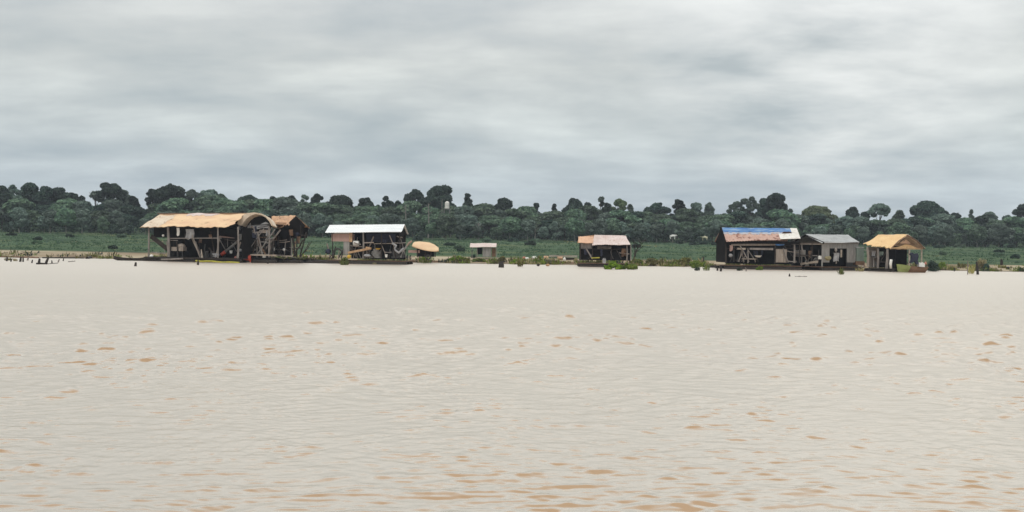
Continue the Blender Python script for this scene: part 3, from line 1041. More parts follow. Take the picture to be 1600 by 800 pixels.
fa.single('bag', MB().blob(fa.p(236.5, 400.5, -0.1), (0.30, 0.25, 0.26), 5, 0.14), 'white_plastic', 'white bag by the left corner post of the tan roofed raft', 'bag', smooth=True)
pts = [fa.p(306 + 8.5 * i, 407.5 + 0.42 * i + 0.6 * math.sin(i * 1.7), -1.2 - 0.05 * i) for i in range(9)]
for p in pts:
    p.z = max(0.03, min(p.z, 0.2))
fa.single('hose', MB().tube(pts, 0.13, 7), 'olive_rope', 'yellow olive hose floating along the front of the tan roofed raft', 'hose')
for i, (px, py, w, lab, mt) in enumerate(((323, 398, 0.5, 'dark drum under the middle of the tan roof', 'dark_metal'), (332, 400, 0.55, 'dark drum beside the grey post under the right half of the tan roof', 'dark_metal'))):
    c = fa.p(px, py, 1.2); c.z = 0.64
    fa.single('drum', drum_mb(c, 0.3, 0.9), mt, lab, 'drum')
fa.single('cloth', cloth_mb(fa, 333, 401, 341, 396, -0.1, 6, 0.2), 'grey_cloth', 'pale rag lying at the foot of the grey post under the tan roof', 'rag')

# canoe moored left of A
fc = Frame(205, 158, 8)


def canoe_mb(fr, L, Wd, Hh, c, rake=0.35, n=14):
    mb = MB()
    def st(t):
        s = 2 * t - 1
        w = Wd / 2 * max(0.02, (1 - abs(s) ** 2.6))
        lift = rake * abs(s) ** 3
        return s * L / 2, w, lift
    vs, fs = [], []
    for i in range(n + 1):
        x, w, l = st(i / n)
        for k, (a, z) in enumerate(((-1, Hh), (-0.82, Hh * 0.4), (-0.35, 0), (0.35, 0), (0.82, Hh * 0.4), (1, Hh), (0.9, Hh), (0.72, Hh * 0.45), (0.3, 0.07), (-0.3, 0.07), (-0.72, Hh * 0.45), (-0.9, Hh))):
            vs.append((c[0] + x, c[1] + a * w, c[2] + z + l))
    m = 12
    for i in range(n):
        for k in range(m):
            k2 = (k + 1) % m
            fs.append((i * m + k, i * m + k2, (i + 1) * m + k2, (i + 1) * m + k))
    fs.append(tuple(range(m - 1, -1, -1)))
    fs.append(tuple(n * m + k for k in range(m)))
    return mb.add(vs, fs)


cn = fc.thing('canoe', 'long dark wooden canoe moored at the left end of the tan roofed raft', 'canoe')
fc.part('hull', canoe_mb(fc, 5.4, 0.9, 0.5, (0.3, -0.6, -0.12), 0.3), 'wet_wood', cn)
mb = MB()
for u in (-1.0, 0.5, 1.6):
    mb.box((u, -0.95, 0.28), (u + 0.22, -0.25, 0.32))
fc.part('thwart', mb, 'brown_wood', cn)

# ---- B: arched canopy raft with the dredging pipe
fb = Frame(383, 155.5, 16)
B_ = fb.thing('dredge_raft', 'raft with an arched pale canopy open at the front and a long slanting pipe', 'raft')
outer = [(370, 350), (373, 342), (378, 336.5), (386, 333), (397, 331.8), (408, 333.5), (416, 338), (422, 344), (426, 352)]
inner = [(377, 352), (381, 346.5), (385, 341.5), (391, 337), (399, 334.3), (408, 335.8), (415, 340), (420.5, 346), (424, 353)]


def arch(fr, outer, inner, v0, v1):
    o = [fr.p(x, y, v0) for x, y in outer]
    i = [fr.p(x, y, v0) for x, y in inner]
    mb = MB()
    n = len(o)
    # slopes down a little towards the back; the rim is a drooping front valance
    vs = [(p.x, v0, p.z) for p in o] + [(p.x, v1, p.z - 0.25) for p in o] + [(p.x, v1, p.z - 0.25) for p in i] + [(p.x, v0 + 0.05, p.z) for p in i]
    fs = []
    for k in range(n - 1):
        for r in range(4):
            r2 = (r + 1) % 4
            fs.append((r * n + k, r * n + k + 1, r2 * n + k + 1, r2 * n + k))
    fs.append((0, n, 2 * n, 3 * n))
    fs.append((n - 1, 4 * n - 1, 3 * n - 1, 2 * n - 1))
    return mb.add(vs, fs)


fb.part('roof', arch(fb, outer, inner, -0.4, 0.9), 'pale_tarp', B_, False)
mb = MB(); fb.rect(mb, 384, 347, 432, 350, 0.95, 4.8); fb.part('rear_roof', mb, 'rust_tarp', B_)
mb = MB(); fb.rect(mb, 382, 338, 424, 404, 0.82, 0.08); fb.part('rear_wall', mb, 'shade_black_board', B_)
sw = [fb.p(x, y, 0.2) for x, y in ((388, 353), (404, 352), (415, 346.5), (421, 350), (420, 357), (410, 356), (400, 358.5), (390, 357))]
mb = MB().prism([(p.x, p.z) for p in sw], 0.2, 0.26); fb.part('swag', mb, 'grey_cloth', B_)
mb = MB(); fb.rect(mb, 405, 359, 420, 364, 0.3, 0.06); fb.part('side_board', mb, 'taupe_board', B_)
mb = MB(); fb.bar(mb, (386, 364), (407, 363), 0.1, 0.14); fb.part('beam', mb, 'grey_wood', B_)
for px, y0, y1, r, mt in ((387.5, 352, 385, 0.07, 'grey_wood'), (379, 352, 402, 0.10, 'dark_wood'), (401.5, 364, 390, 0.08, 'grey_wood'), (420.5, 354, 394, 0.16, 'grey_wood')):
    fb.part('post', post(fb, px, y0, y1 if y1 > 400 else 402, 0.1, r), mt, B_)
pipe = fb.part('dredge_pipe', MB().tube([fb.p(347.5, 397, -0.6), fb.p(368, 380, -0.4), fb.p(391, 358.5, -0.1)], [0.20, 0.17, 0.14], 10), 'grey_metal', B_, True)
fb.part('pipe_end', MB().tube([fb.p(346, 398.3, -0.61), fb.p(352, 393.4, -0.58)], [0.27, 0.25], 10), 'red_paint', pipe, True)
mb = MB().tube([fb.p(387, 358, -0.2), fb.p(391, 349, -0.1), fb.p(394, 361, -0.1), fb.p(389, 354, 0.1)], 0.12, 6); fb.part('pulley', mb, 'grey_metal', pipe)
mb = MB(); fb.bar(mb, (343, 369.5), (367, 372), 0.2, 0.11); fb.part('rail', mb, 'pink_board', B_)
mb = MB(); fb.bar(mb, (343, 374), (352, 390), 0.2, 0.07); fb.bar(mb, (355.5, 372), (355.5, 386), 0.25, 0.06); fb.bar(mb, (362, 379), (370, 393), 0.4, 0.06); fb.part('strut', mb, 'grey_wood', B_)
uL, uR = fb.u(378), fb.u(430)
fb.part('deck', deck_planks(fb, uL, uR, -0.3, 5.6, 0.72, seed=4), 'dark_wood', B_)
mb = MB().beam(fb.p(386, 398, -0.5), fb.p(432, 399, -0.5), 0.25, 0.2); fb.part('deck_edge', mb, 'pale_wood', B_)
for i, v in enumerate((-0.1, 2.6, 5.2)):
    fb.part('float_log', log_float(fb, uL, uR + 0.2, v, 0.15, 0.42, 10 + i), 'wet_wood', B_)
fb.part('engine', engine_mb(fb, 402, 398, 1.2, 1.05), 'dark_metal', B_)
mb = MB().tube([fb.p(394, 392, 0.3), fb.p(400, 390, 0.3), fb.p(402, 385, 0.3), fb.p(402, 378, 0.4)], 0.10, 7)
mb.tube([fb.p(404, 378, 0.4), fb.p(412, 378, 0.4), fb.p(419, 380, 0.4)], 0.12, 7)
fb.part('exhaust', mb, 'grey_metal', B_)
fb.single('bucket', MB().lathe(fb.p(361, 396, -0.7), [(0.16, 0), (0.24, 0.42), (0.22, 0.42), (0.15, 0.06)], 12), 'white_plastic', 'white bucket below the slanting pipe of the arched raft', 'bucket')
fb.single('bag', MB().blob(fb.p(375.5, 391, -0.5), (0.42, 0.25, 0.2), 15, 0.16), 'grey_cloth', 'grey bundle to the right of the white bucket', 'bundle', smooth=True)
c = fb.p(388, 411, -1.0); c.z = 0.05
fb.single('jerry_can', can_mb((c.x, -1.0, 0.06), 0.65, 0.3, 1.0), 'red_paint', 'tall red jerry can at the water edge below the arched canopy', 'jerry can')
fb.single('jerry_can', can_mb((fb.u(383.5, -0.9), -0.9, 0.05), 0.5, 0.3, 0.55), 'red_paint', 'short red jerry can left of the tall red one', 'jerry can')
fb.single('jerry_can', can_mb((fb.u(369, -0.8), -0.8, 0.06), 0.42, 0.26, 0.85), 'pink_paint', 'faded pink jerry can under the slanting pipe', 'jerry can')
fb.single('cloth', cloth_mb(fb, 383, 398.5, 392, 403.5, -0.72, 9), 'pink_paint', 'faded red cloth draped over the deck edge above the red cans', 'cloth')
fb.single('jerry_can', can_mb((fb.u(413, -0.1), -0.1, 0.73), 0.42, 0.26, 0.45), 'white_plastic', 'small white can on the deck of the arched raft', 'jerry can')
fb.single('drifting_board', MB().sheet(lambda s, t: Vector((fb.u(404) + s * 0.7, -3.2 + t * 0.3, 0.06 + 0.03 * math.sin(s * 5))), 6, 3, 0.04), 'pale_wood', 'small pale board adrift in front of the arched raft', 'board')

# ---- C: brown roofed raft
fe = Frame(428, 158, 16)
C_ = fe.thing('dredge_raft', 'dark raft with a torn brown tarp roof and black curtains, right of the arched one', 'raft')
mb, (e0, e1, r0, r1) = slope(fe, (428, 357), (450, 352), (424, 338), (461.5, 336.5), -0.3, 2.6, 0.12, 5, torn=0.22, nu=30, nv=12)
fe.part('roof', mb, 'rust_tarp', C_)
fe.part('rear_roof', back_slope(e0, fe.p(456, 354, -0.3), r0, r1, 5.4, drop=fe.p(430, 355, 0).z), 'rust_tarp', C_)
gp = [fe.p(x, y, 0.6) for x, y in ((446, 354), (453, 346), (462, 337.5), (470, 345), (476, 352), (474, 366), (470, 371), (446, 374), (430, 374), (429, 358))]
mb = MB().prism([(p.x, p.z) for p in gp], 0.6, 0.7); fe.part('curtain', mb, 'shade_black_board', C_)
mb = MB(); fe.rect(mb, 424, 372, 456, 400, 1.0, 0.08); fe.part('wall', mb, 'shade_black_board', C_)
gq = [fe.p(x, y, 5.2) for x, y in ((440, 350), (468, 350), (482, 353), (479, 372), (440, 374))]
mb = MB().prism([(p.x, p.z) for p in gq], 5.2, 5.28); fe.part('rear_wall', mb, 'shade_black_board', C_)
for px, y0, r, mt in ((463.5, 368, 0.09, 'dark_wood'), (455.5, 372, 0.09, 'grey_wood'), (427, 356, 0.12, 'grey_wood'), (470, 352, 0.05, 'dark_wood')):
    fe.part('post', post(fe, px, y0, 402, 0.1, r), mt, C_)
mb = MB(); fe.rect(mb, 457.5, 377, 461.5, 397, 0.9, 0.1); fe.part('side_board', mb, 'tan_wood', C_, label='narrow straw coloured board')
uL, uR = fe.u(426), fe.u(470)
fe.part('deck', deck_planks(fe, uL, uR, -0.3, 5.2, 0.72, seed=6), 'dark_wood', C_)
mb = MB().beam(fe.p(433, 399, -0.5), fe.p(456, 400.5, -0.5), 0.22, 0.18); fe.part('deck_edge', mb, 'pale_wood', C_)
for i, v in enumerate((-0.1, 2.5, 5.0)):
    fe.part('float_log', log_float(fe, uL, uR + 0.3, v, 0.12, 0.40, 20 + i), 'wet_wood', C_)
mb = MB().tube([fe.p(424.5, 366, 0.05), fe.p(431, 371, 0.05)], 0.11, 6); fe.part('bracket', mb, 'grey_wood', C_)
fe.single('bottle', MB().lathe(fe.p(428.5, 391.5, -0.2), [(0.09, 0), (0.1, 0.3), (0.04, 0.38), (0.04, 0.43)], 8), 'white_plastic', 'small white bottle below the torn brown roof', 'bottle')
fe.single('bag', MB().blob(fe.p(443.5, 390, -0.2), (0.2, 0.12, 0.2), 8, 0.15), 'white_plastic', 'small white bag under the black curtain of the brown roofed raft', 'bag', smooth=True)
fe.single('mooring_pole', MB().tube([fe.p(469, 401, -0.4), fe.p(480, 389, -0.4), fe.p(487.5, 376, -0.4)], [0.09, 0.06, 0.03], 6), 'dark_wood', 'thin dark pole slanting up at the right end of the brown roofed raft', 'pole')

# ---- D: white roof
fd = Frame(517, 158, 6)
D_ = fd.thing('dredge_raft', 'raft under a long white metal roof with a pink board cabin at its left', 'raft', )
mb, (e0, e1, r0, r1) = slope(fd, (508, 363.5), (627.5, 362), (515, 351.5), (632.5, 350.5), -0.5, 1.9, 0.012, 7, corr=48, nu=192, nv=3, th=0.03)
fd.part('roof', mb, 'white_zinc', D_)
fd.part('rear_roof', back_slope(e0, e1, r0, r1, 4.6), 'white_zinc', D_)
mb = MB(); gable(mb, e0, r0, 4.6, fd.u(626, 0), e0.z - 0.15); fd.part('gable', mb, 'shade_black_board', D_)
cab = MB(); fd.rect(cab, 518, 365.5, 549.5, 377, 0.0, 1.6); cw = fd.part('cabin', cab, 'pink_board', D_)
mb = MB(); fd.rect(mb, 545.5, 364, 550.5, 378, -0.03, 0.10); fd.part('corner_board', mb, 'tan_wood', cw)
mb = MB(); fd.rect(mb, 536.5, 377.3, 546, 398, 0.1, 1.2); fd.part('panel', mb, 'grey_board', D_)
mb = MB(); fd.rect(mb, 549, 362, 634, 404, 4.1, 0.08); fd.part('rear_wall', mb, 'shade_black_board', D_)
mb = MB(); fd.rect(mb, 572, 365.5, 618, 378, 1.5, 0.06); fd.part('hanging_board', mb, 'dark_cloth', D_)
mb = MB(); fd.rect(mb, 626, 362, 627.2, 400, 1.4, 2.6); fd.part('end_wall', mb, 'shade_black_board', D_)
for px, mt, r in ((519.5, 'dark_wood', 0.08), (550.5, 'dark_wood', 0.08), (567.5, 'grey_wood', 0.13), (596, 'dark_wood', 0.09), (624.5, 'dark_wood', 0.1)):
    fd.part('post', post(fd, px, 363, 404, 0.05, r), mt, D_)
mb = MB(); fd.bar(mb, (567, 379.5), (584, 379), 0.1, 0.1); fd.bar(mb, (584, 381), (622, 380), 0.4, 0.06); fd.part('beam', mb, 'taupe_board', D_)
mb = MB().beam(fd.p(544, 395, -0.35), fd.p(577, 388.5, -0.3), 0.55, 0.30); mb.beam(fd.p(572, 387, -0.3), fd.p(580, 388.5, -0.3), 0.6, 0.3); fd.part('sluice', mb, 'tan_wood', D_)
uL, uR = fd.u(512), fd.u(636)
fd.part('deck', deck_planks(fd, uL, uR, -0.3, 4.3, 0.50, seed=8), 'brown_wood', D_)
for i, v in enumerate((-0.2, 2.0, 4.0)):
    fd.part('float_log', log_float(fd, uL - 2.9 if i == 0 else uL, uR, v, 0.08, 0.34, 30 + i), 'wet_wood', D_)
fd.part('engine', engine_mb(fd, 588, 403, 0.6, 1.15), 'grey_metal', D_)
fd.part('engine', engine_mb(fd, 622, 403, 0.3, 1.25), 'dark_metal', D_)
mb = MB().tube([fd.p(613, 380, 0), fd.p(619, 384, -0.1), fd.p(616, 390, -0.1), fd.p(623, 395, -0.2), fd.p(631, 388, -0.1)], 0.17, 8); fd.part('hose', mb, 'grey_cloth', D_)
mb = MB().tube([fd.p(636, 384, -0.2), fd.p(630, 392, -0.3), fd.p(626, 402, -0.3)], 0.14, 7); fd.part('hose', mb, 'grey_metal', D_)
c = fd.p(556, 384, 0.4)
fd.single('drum', MB().lathe((c.x - 0.42, 0.4, c.z + 0.35), [(0.30, 0), (0.38, 0.03), (0.38, 0.85), (0.30, 0.88)], 14, 'x'), 'white_plastic', 'white drum lying on its side under the white roof', 'drum', smooth=False)
fd.single('float_ball', MB().blob(fd.p(545.5, 401, -0.5), (0.30, 0.28, 0.30), 2, 0.04, 12, 8), 'yellow_plastic', 'yellow ball float at the front of the white roofed raft', 'float', smooth=True)
fd.single('bag', MB().blob(fd.p(574, 399.5, -0.35), (0.55, 0.3, 0.22), 12, 0.14), 'grey_cloth', 'long pale sack on the deck of the white roofed raft', 'sack', smooth=True)
fd.single('bucket', MB().lathe(fd.p(603.5, 402, -0.4), [(0.15, 0), (0.21, 0.42), (0.19, 0.42), (0.14, 0.05)], 12), 'white_plastic', 'white bucket on the deck between the two engines', 'bucket')
fd.single('basin', MB().lathe(fd.p(590.5, 390, -0.2), [(0.2, 0), (0.42, 0.2), (0.39, 0.2), (0.18, 0.04)], 14), 'yellow_plastic', 'dull yellow basin on top of the grey engine', 'basin')
th = []
cc = fd.p(527.5, 396.5, -0.3)
for k in range(15):
    w = PI * 1.15 * k / 14 - 0.1
    th.append((cc.x + math.cos(w) * 0.68, -0.3, cc.z + math.sin(w) * 0.72))
fd.single('hose', MB().tube(th, 0.12, 8), 'dark_metal', 'dark hose bent in an arch below the pink cabin', 'hose')
fd.single('bundle', MB().blob(fd.p(513, 393, -0.2), (0.45, 0.4, 0.35), 33, 0.2), 'dark_cloth', 'dark heap at the left end of the white roofed raft', 'heap')


def clutter(fr, parent, x0, x1, y0, y1, v0, v1, n, seed, mats=('dark_wood', 'grey_wood', 'dark_wood', 'dark_metal', 'taupe_board')):
    """leaning timbers and poles lashed to the raft, each a part"""
    rnd = random.Random(seed)
    for i in range(n):
        px = rnd.uniform(x0, x1)
        v = rnd.uniform(v0, v1)
        ln = rnd.uniform(0.35, 1.0) * (y1 - y0)
        kind = rnd.random()
        if kind < 0.6:
            a = fr.p(px, y1, v)
            b = fr.p(px + rnd.uniform(-0.8, 0.8) * ln, y1 - ln, v + rnd.uniform(-0.3, 0.3))
            mb = MB().tube([a, a.lerp(b, 0.5) + Vector((rnd.uniform(-0.06, 0.06), 0, 0)), b], [rnd.uniform(0.05, 0.11)] * 3, 6)
            fr.part('leaning_pole', mb, rnd.choice(mats), parent)
        elif kind < 0.85:
            yy = rnd.uniform(y0, y1)
            a, b = fr.p(px - rnd.uniform(4, 13), yy + rnd.uniform(-2, 2), v), fr.p(px + rnd.uniform(4, 13), yy + rnd.uniform(-2, 2), v)
            fr.part('cross_pole', MB().tube([a, a.lerp(b, 0.5) - Vector((0, 0, 0.05)), b], rnd.uniform(0.04, 0.09), 6), rnd.choice(mats), parent)
        else:
            yy = rnd.uniform(y0, y0 + 0.4 * (y1 - y0))
            fr.part('hanging_rag', cloth_mb(fr, px, yy, px + rnd.uniform(3, 7), yy + rnd.uniform(5, 11), v, rnd.randrange(999), 0.12), rnd.choice(('dark_cloth', 'grey_cloth', 'brown_wood', 'dark_cloth')), parent)


clutter(fa, A_, 262, 372, 358, 403, -0.1, 1.6, 16, 101)
clutter(fb, B_, 366, 426, 350, 400, -0.4, 0.7, 36, 102, ('dark_wood', 'grey_wood', 'dark_wood', 'dark_metal', 'brown_wood', 'grey_metal'))
clutter(fe, C_, 428, 476, 358, 401, -0.3, 0.5, 26, 103)
clutter(fd, D_, 548, 638, 366, 404, -0.3, 1.2, 30, 104)
clutter(fd, D_, 512, 548, 380, 404, -0.2, 1.5, 8, 114)

# ---- E: low orange tarp shelter on the bank
fo = Frame(650, 168, -4, 0.0)
E_ = fo.thing('shelter', 'low shelter of sagging orange tarp beside the white roofed raft', 'shelter')
eo = [(643.5, 384), (651, 387.5), (661, 390.5), (671, 392.5), (680, 393), (685.5, 391.5)]
to = [(648, 378), (655, 377.2), (663, 377.8), (671, 378.6), (678, 381.5), (685.5, 387.0)]


def mixpts(P, s):
    k = s * (len(P) - 1)
    i = min(len(P) - 2, int(k))
    return tuple(P[i][j] + (P[i + 1][j] - P[i][j]) * (k - i) for j in (0, 1))


def fo_fn(s, t):
    a, b = fo.p(*mixpts(eo, s), -0.2), fo.p(*mixpts(to, s), 1.2)
    q = a.lerp(b, t)
    q.z += 0.16 * math.sin(PI * t)
    return q


fo.part('roof', MB().sheet(fo_fn, 18, 8, 0.05), 'tan_tarp', E_, True)
fo.part('rear_roof', MB().sheet(lambda s, t: fo_fn(s, 1).lerp(fo_fn(s, 0) + Vector((0, 2.8, -0.1)), t), 12, 4, 0.05), 'tan_tarp', E_)
for px, y0 in ((652, 386), (664, 389), (673, 390), (680, 390.5)):
    fo.part('post', post(fo, px, y0, 401.5, 0.1, 0.07), 'dark_wood', E_)
mb = MB(); fo.rect(mb, 651, 386, 679, 401, 0.6, 1.0); fo.part('shade_block', mb, 'shade_black_board', E_)  # black block filling the tarp's underside, the shade there put into its colour
mb = MB(); fo.rect(mb, 638, 391, 656, 395, 0.2, 0.8); fo.single('bench', mb.box((fo.u(640), 0.3, 0.3), (fo.u(641), 0.9, 1.0)).box((fo.u(653), 0.3, 0.3), (fo.u(654), 0.9, 1.0)), 'pink_board', 'low pinkish bench left of the orange tarp shelter', 'bench')
mb = MB().tube([fo.p(634, 386, 0.2), fo.p(639, 380, 0.2), fo.p(643.5, 376.5, 0.2)], [0.07, 0.14, 0.13], 7)
fo.single('paddle', mb, 'pink_board', 'pinkish paddle blade raised left of the orange tarp', 'paddle')
fo.single('tyre', MB().tube([(fo.u(669) + 0.34 * math.cos(w), 0.2, 0.95 + 0.34 * math.sin(w)) for w in [2 * PI * k / 16 for k in range(17)]], 0.1, 7, False), 'dark_metal', 'dark tyre standing under the orange tarp', 'tyre')

# ---- F: small pink roofed hut on the bank
yF = 180
ff = Frame(740, yF, 0, 0.95)
F_ = ff.thing('hut', 'tiny hut with a flat pink roof standing alone on the bank', 'hut')
mb, _ = slope(ff, (734, 386), (775.5, 385.5), (735, 380), (776, 379.8), -0.4, 1.6, 0.03, 9, th=0.06)
ff.part('roof', mb, 'pink_zinc', F_)
mb = MB(); ff.rect(mb, 754, 386.5, 767.5, 401, 0, 1.5); ff.part('wall', mb, 'grey_board', F_)
mb = MB(); ff.rect(mb, 768.5, 387.5, 774.5, 401, 0.25, 1.2); ff.part('side_wall', mb, 'brown_wood', F_)
mb = MB(); ff.rect(mb, 745, 387, 753.7, 397, 1.0, 0.06); ff.part('rear_wall', mb, 'shade_black_board', F_)
for px in (737.5, 745.5, 775.5):
    ff.part('post', post(ff, px, 385.5, 402, 0.05, 0.05), 'grey_wood', F_)

# ---- G: orange and pink roof
fg = Frame(906, 161, 1)
G_ = fg.thing('floating_house', 'dark floating house with a roof half orange and half pale pink', 'floating house')
mb, _ = slope(fg, (903.5, 379), (926, 380), (904, 369.5), (930, 369), -0.4, 2.0, 0.03, 12, corr=9, nu=40, nv=3, th=0.04)
fg.part('roof', mb, 'orange_zinc', G_, label='orange end of the roof')
mb, (e0, e1, r0, r1) = slope(fg, (925, 382.8), (985, 382.5), (929, 367.3), (977.5, 368.3), -0.55, 2.0, 0.04, 13, corr=22, nu=90, nv=3, th=0.04, lift=0.03)
fg.part('roof', mb, 'pink_zinc', G_, label='pale pink end of the roof')
fg.part('rear_roof', back_slope(e0, e1, r0, r1, 4.6), 'pink_zinc', G_)
fg.part('rear_roof', back_slope(fg.p(904, 379, -0.4), e0, fg.p(905, 370, 2.0), r0, 4.6), 'orange_zinc', G_)
mb = MB(); gable(mb, e0, r0, 4.6, fg.u(983, 0), e0.z - 0.2); fg.part('gable', mb, 'shade_black_board', G_)
mb = MB(); fg.rect(mb, 905.5, 391, 981, 406, 0.5, 0.08); fg.part('wall', mb, 'shade_black_board', G_)
mb = MB(); fg.rect(mb, 907, 380.5, 925, 388.5, 0.2, 0.08); fg.part('boarding', mb, 'grey_wood', G_)
mb = MB(); fg.rect(mb, 933, 385.5, 956, 389.5, 0.3, 0.07); fg.part('shelf_board', mb, 'taupe_board', G_)
mb = MB(); fg.rect(mb, 905, 381, 985, 406, 4.2, 0.08); fg.part('rear_wall', mb, 'shade_black_board', G_)
mb = MB(); fg.rect(mb, 926, 380, 927, 390, 0.1, 4.0); fg.part('partition', mb, 'shade_black_board', G_)
mb = MB(); fg.bar(mb, (905, 389), (985, 389.5), 0.1, 0.07); fg.part('beam', mb, 'dark_wood', G_)
for px, mt in ((906.5, 'dark_wood'), (925.5, 'dark_wood'), (955, 'dark_wood'), (979.5, 'grey_wood'), (985.5, 'grey_wood')):
    fg.part('post', post(fg, px, 382, 407, 0.0, 0.08), mt, G_)
uL, uR = fg.u(904), fg.u(987)
fg.part('deck', deck_planks(fg, uL, uR, -0.4, 4.4, 0.52, seed=12), 'brown_wood', G_)
for i, v in enumerate((-0.1, 2.0, 4.0)):
    fg.part('float_log', log_float(fg, uL, uR, v, 0.08, 0.34, 40 + i), 'wet_wood', G_)
fg.single('jerry_can', can_mb((fg.u(944), -0.2, 0.54), 0.5, 0.25, 0.75), 'grey_cloth', 'pale grey can on the deck of the orange and pink roofed house', 'jerry can')
fg.single('basin', MB().lathe((fg.u(959), -0.2, 0.54), [(0.2, 0), (0.34, 0.2), (0.31, 0.2), (0.18, 0.04)], 12), 'tan_wood', 'small tan basin right of the grey can', 'basin')
fg.single('plank', MB().beam(fg.p(924, 403, -0.3), fg.p(937, 402.5, -0.3), 0.12, 0.16), 'olive_rope', 'olive plank lying at the front of the orange and pink roofed house', 'plank')

# ---- H: blue and rusty roof
fh = Frame(1133, 159, -2)
H_ = fh.thing('floating_house', 'long floating house with a roof of blue tarp, rusty sheets and a white end', 'floating house')
eL, eR, rL, rR = (1134, 377), (1251, 373.5), (1127.5, 356.3), (1245, 357.5)
mb, (e0, e1, r0, r1) = slope(fh, eL, eR, rL, rR, -0.6, 3.2, 0.03, 14, 0, 0.74, 0, 0.62, corr=26, nu=104, nv=4, th=0.04)
roofH = fh.part('roof', mb, 'rusty_zinc', H_)
mb, _ = slope(fh, eL, eR, rL, rR, -0.6, 3.2, 0.03, 14, 0.0, 0.92, 0.64, 1.0, lift=0.07, th=0.03, torn=0.05, nu=50, nv=6)
fh.part('roof_tarp', mb, 'blue_tarp', roofH)
mb, _ = slope(fh, eL, eR, rL, rR, -0.6, 3.2, 0.03, 14, 0.0, 0.80, 0.50, 0.66, lift=0.045, th=0.03, torn=0.08, nu=50, nv=6)
fh.part('roof_patch', mb, 'faded_blue', roofH)
mb, _ = slope(fh, eL, eR, rL, rR, -0.6, 3.2, 0.03, 15, 0.73, 1.0, 0.0, 0.50, lift=0.09, th=0.03, torn=0.0, nu=30, nv=6)
fh.part('roof_sheet', mb, 'white_tarp', roofH)
mb, _ = slope(fh, eL, eR, rL, rR, -0.6, 3.2, 0.03, 16, 0.91, 1.0, 0.42, 1.0, lift=0.13, th=0.03, torn=0.0, nu=20, nv=6)
fh.part('roof_sheet', mb, 'white_tarp', roofH)
fh.part('rear_roof', back_slope(e0, e1, r0, r1, 6.9), 'rusty_zinc', H_)
mb = MB().beam(fh.p(1126, 355.5, 3.0), fh.p(1133.2, 378.5, -0.7), 0.25, 0.3); fh.part('barge_board', mb, 'shade_black_board', H_)
mb = MB(); gable(mb, e0, r0, 6.9, fh.u(1134, 0), e0.z - 0.2); fh.part('gable', mb, 'shade_black_board', H_)
mb = MB(); fh.rect(mb, 1134, 377.2, 1249, 380, -0.3, 0.12); fh.part('fascia', mb, 'shade_black_board', H_)
mb = MB(); fh.bar(mb, (1143, 382.5), (1211, 382), 0.0, 0.16); fh.part('beam', mb, 'taupe_board', H_)
mb = MB(); fh.bar(mb, (1134, 388.5), (1250, 388), 0.15, 0.1); fh.part('beam', mb, 'dark_wood', H_)
mb = MB(); fh.rect(mb, 1152, 387.3, 1165, 390, -0.05, 0.5); fh.part('shelf', mb, 'pale_wood', H_)
mb = MB(); fh.rect(mb, 1172, 387.6, 1208, 390.3, -0.05, 0.5); fh.part('shelf', mb, 'grey_wood', H_)
mb = MB(); fh.rect(mb, 1134, 378, 1252, 412, 6.2, 0.08); fh.part('rear_wall', mb, 'shade_black_board', H_)
mb = MB(); fh.rect(mb, 1134, 377, 1212, 387, 1.6, 0.06); fh.part('loft_wall', mb, 'shade_black_board', H_)
mb = MB(); fh.rect(mb, 1133, 378, 1134, 410, 0.2, 6.0); fh.part('end_wall', mb, 'shade_black_board', H_)
mb = MB(); fh.rect(mb, 1212, 389.5, 1229.5, 410, 0.0, 0.1); wl = fh.part('wall', mb, 'taupe_board', H_)
mb = MB(); fh.rect(mb, 1221.5, 389.5, 1223, 410, -0.04, 0.04); fh.part('batten', mb, 'pale_wood', wl)
mb = MB(); fh.rect(mb, 1229.5, 389.5, 1240, 410, 0.9, 0.08); fh.part('doorway', mb, 'shade_black_board', H_)  # black panel; the darkness of the door opening is put into its colour
for px, y0, mt, r in ((1134, 378, 'dark_wood', 0.13), (1168.5, 388, 'grey_wood', 0.09), (1211, 380, 'dark_wood', 0.1), (1241, 376, 'grey_wood', 0.14), (1249, 375, 'dark_wood', 0.1)):
    fh.part('post', post(fh, px, y0, 411, 0.0, r), mt, H_)
uL, uR = fh.u(1132), fh.u(1252)
fh.part('deck', deck_planks(fh, uL, uR, -0.4, 6.4, 0.55, seed=15), 'brown_wood', H_)
for i, v in enumerate((-0.1, 3.0, 6.0)):
    fh.part('float_log', log_float(fh, uL, uR, v, 0.1, 0.36, 50 + i), 'wet_wood', H_)
fh.single('blue_tarpaulin', cloth_mb(fh, 1208, 377.5, 1224.5, 383.5, -0.12, 21, 0.12), 'blue_tarp', 'blue tarpaulin bundled under the eave above the taupe wall', 'tarpaulin')
fh.single('basin', MB().lathe(fh.p(1184.5, 402, 0.1), [(0.3, 0), (0.55, 0.26), (0.51, 0.26), (0.27, 0.05)], 16), 'white_plastic', 'white basin inside the open bay of the blue and rusty roofed house', 'basin')
mb = MB(); fh.rect(mb, 1160, 404, 1182, 405.2, 0.1, 0.6); fh.bar(mb, (1162, 405), (1162, 410), 0.2, 0.05); fh.bar(mb, (1180, 405), (1180, 410), 0.2, 0.05); fh.bar(mb, (1162, 405), (1162, 410), 0.6, 0.05); fh.bar(mb, (1180, 405), (1180, 410), 0.6, 0.05)
fh.single('bench', mb, 'taupe_board', 'low bench inside the open bay of the blue and rusty roofed house', 'bench')
fh.single('hanging_cloth', cloth_mb(fh, 1140, 383, 1145, 392, -0.1, 23), 'pink_board', 'pinkish cloth hung at the left post of the blue and rusty roofed house', 'cloth')
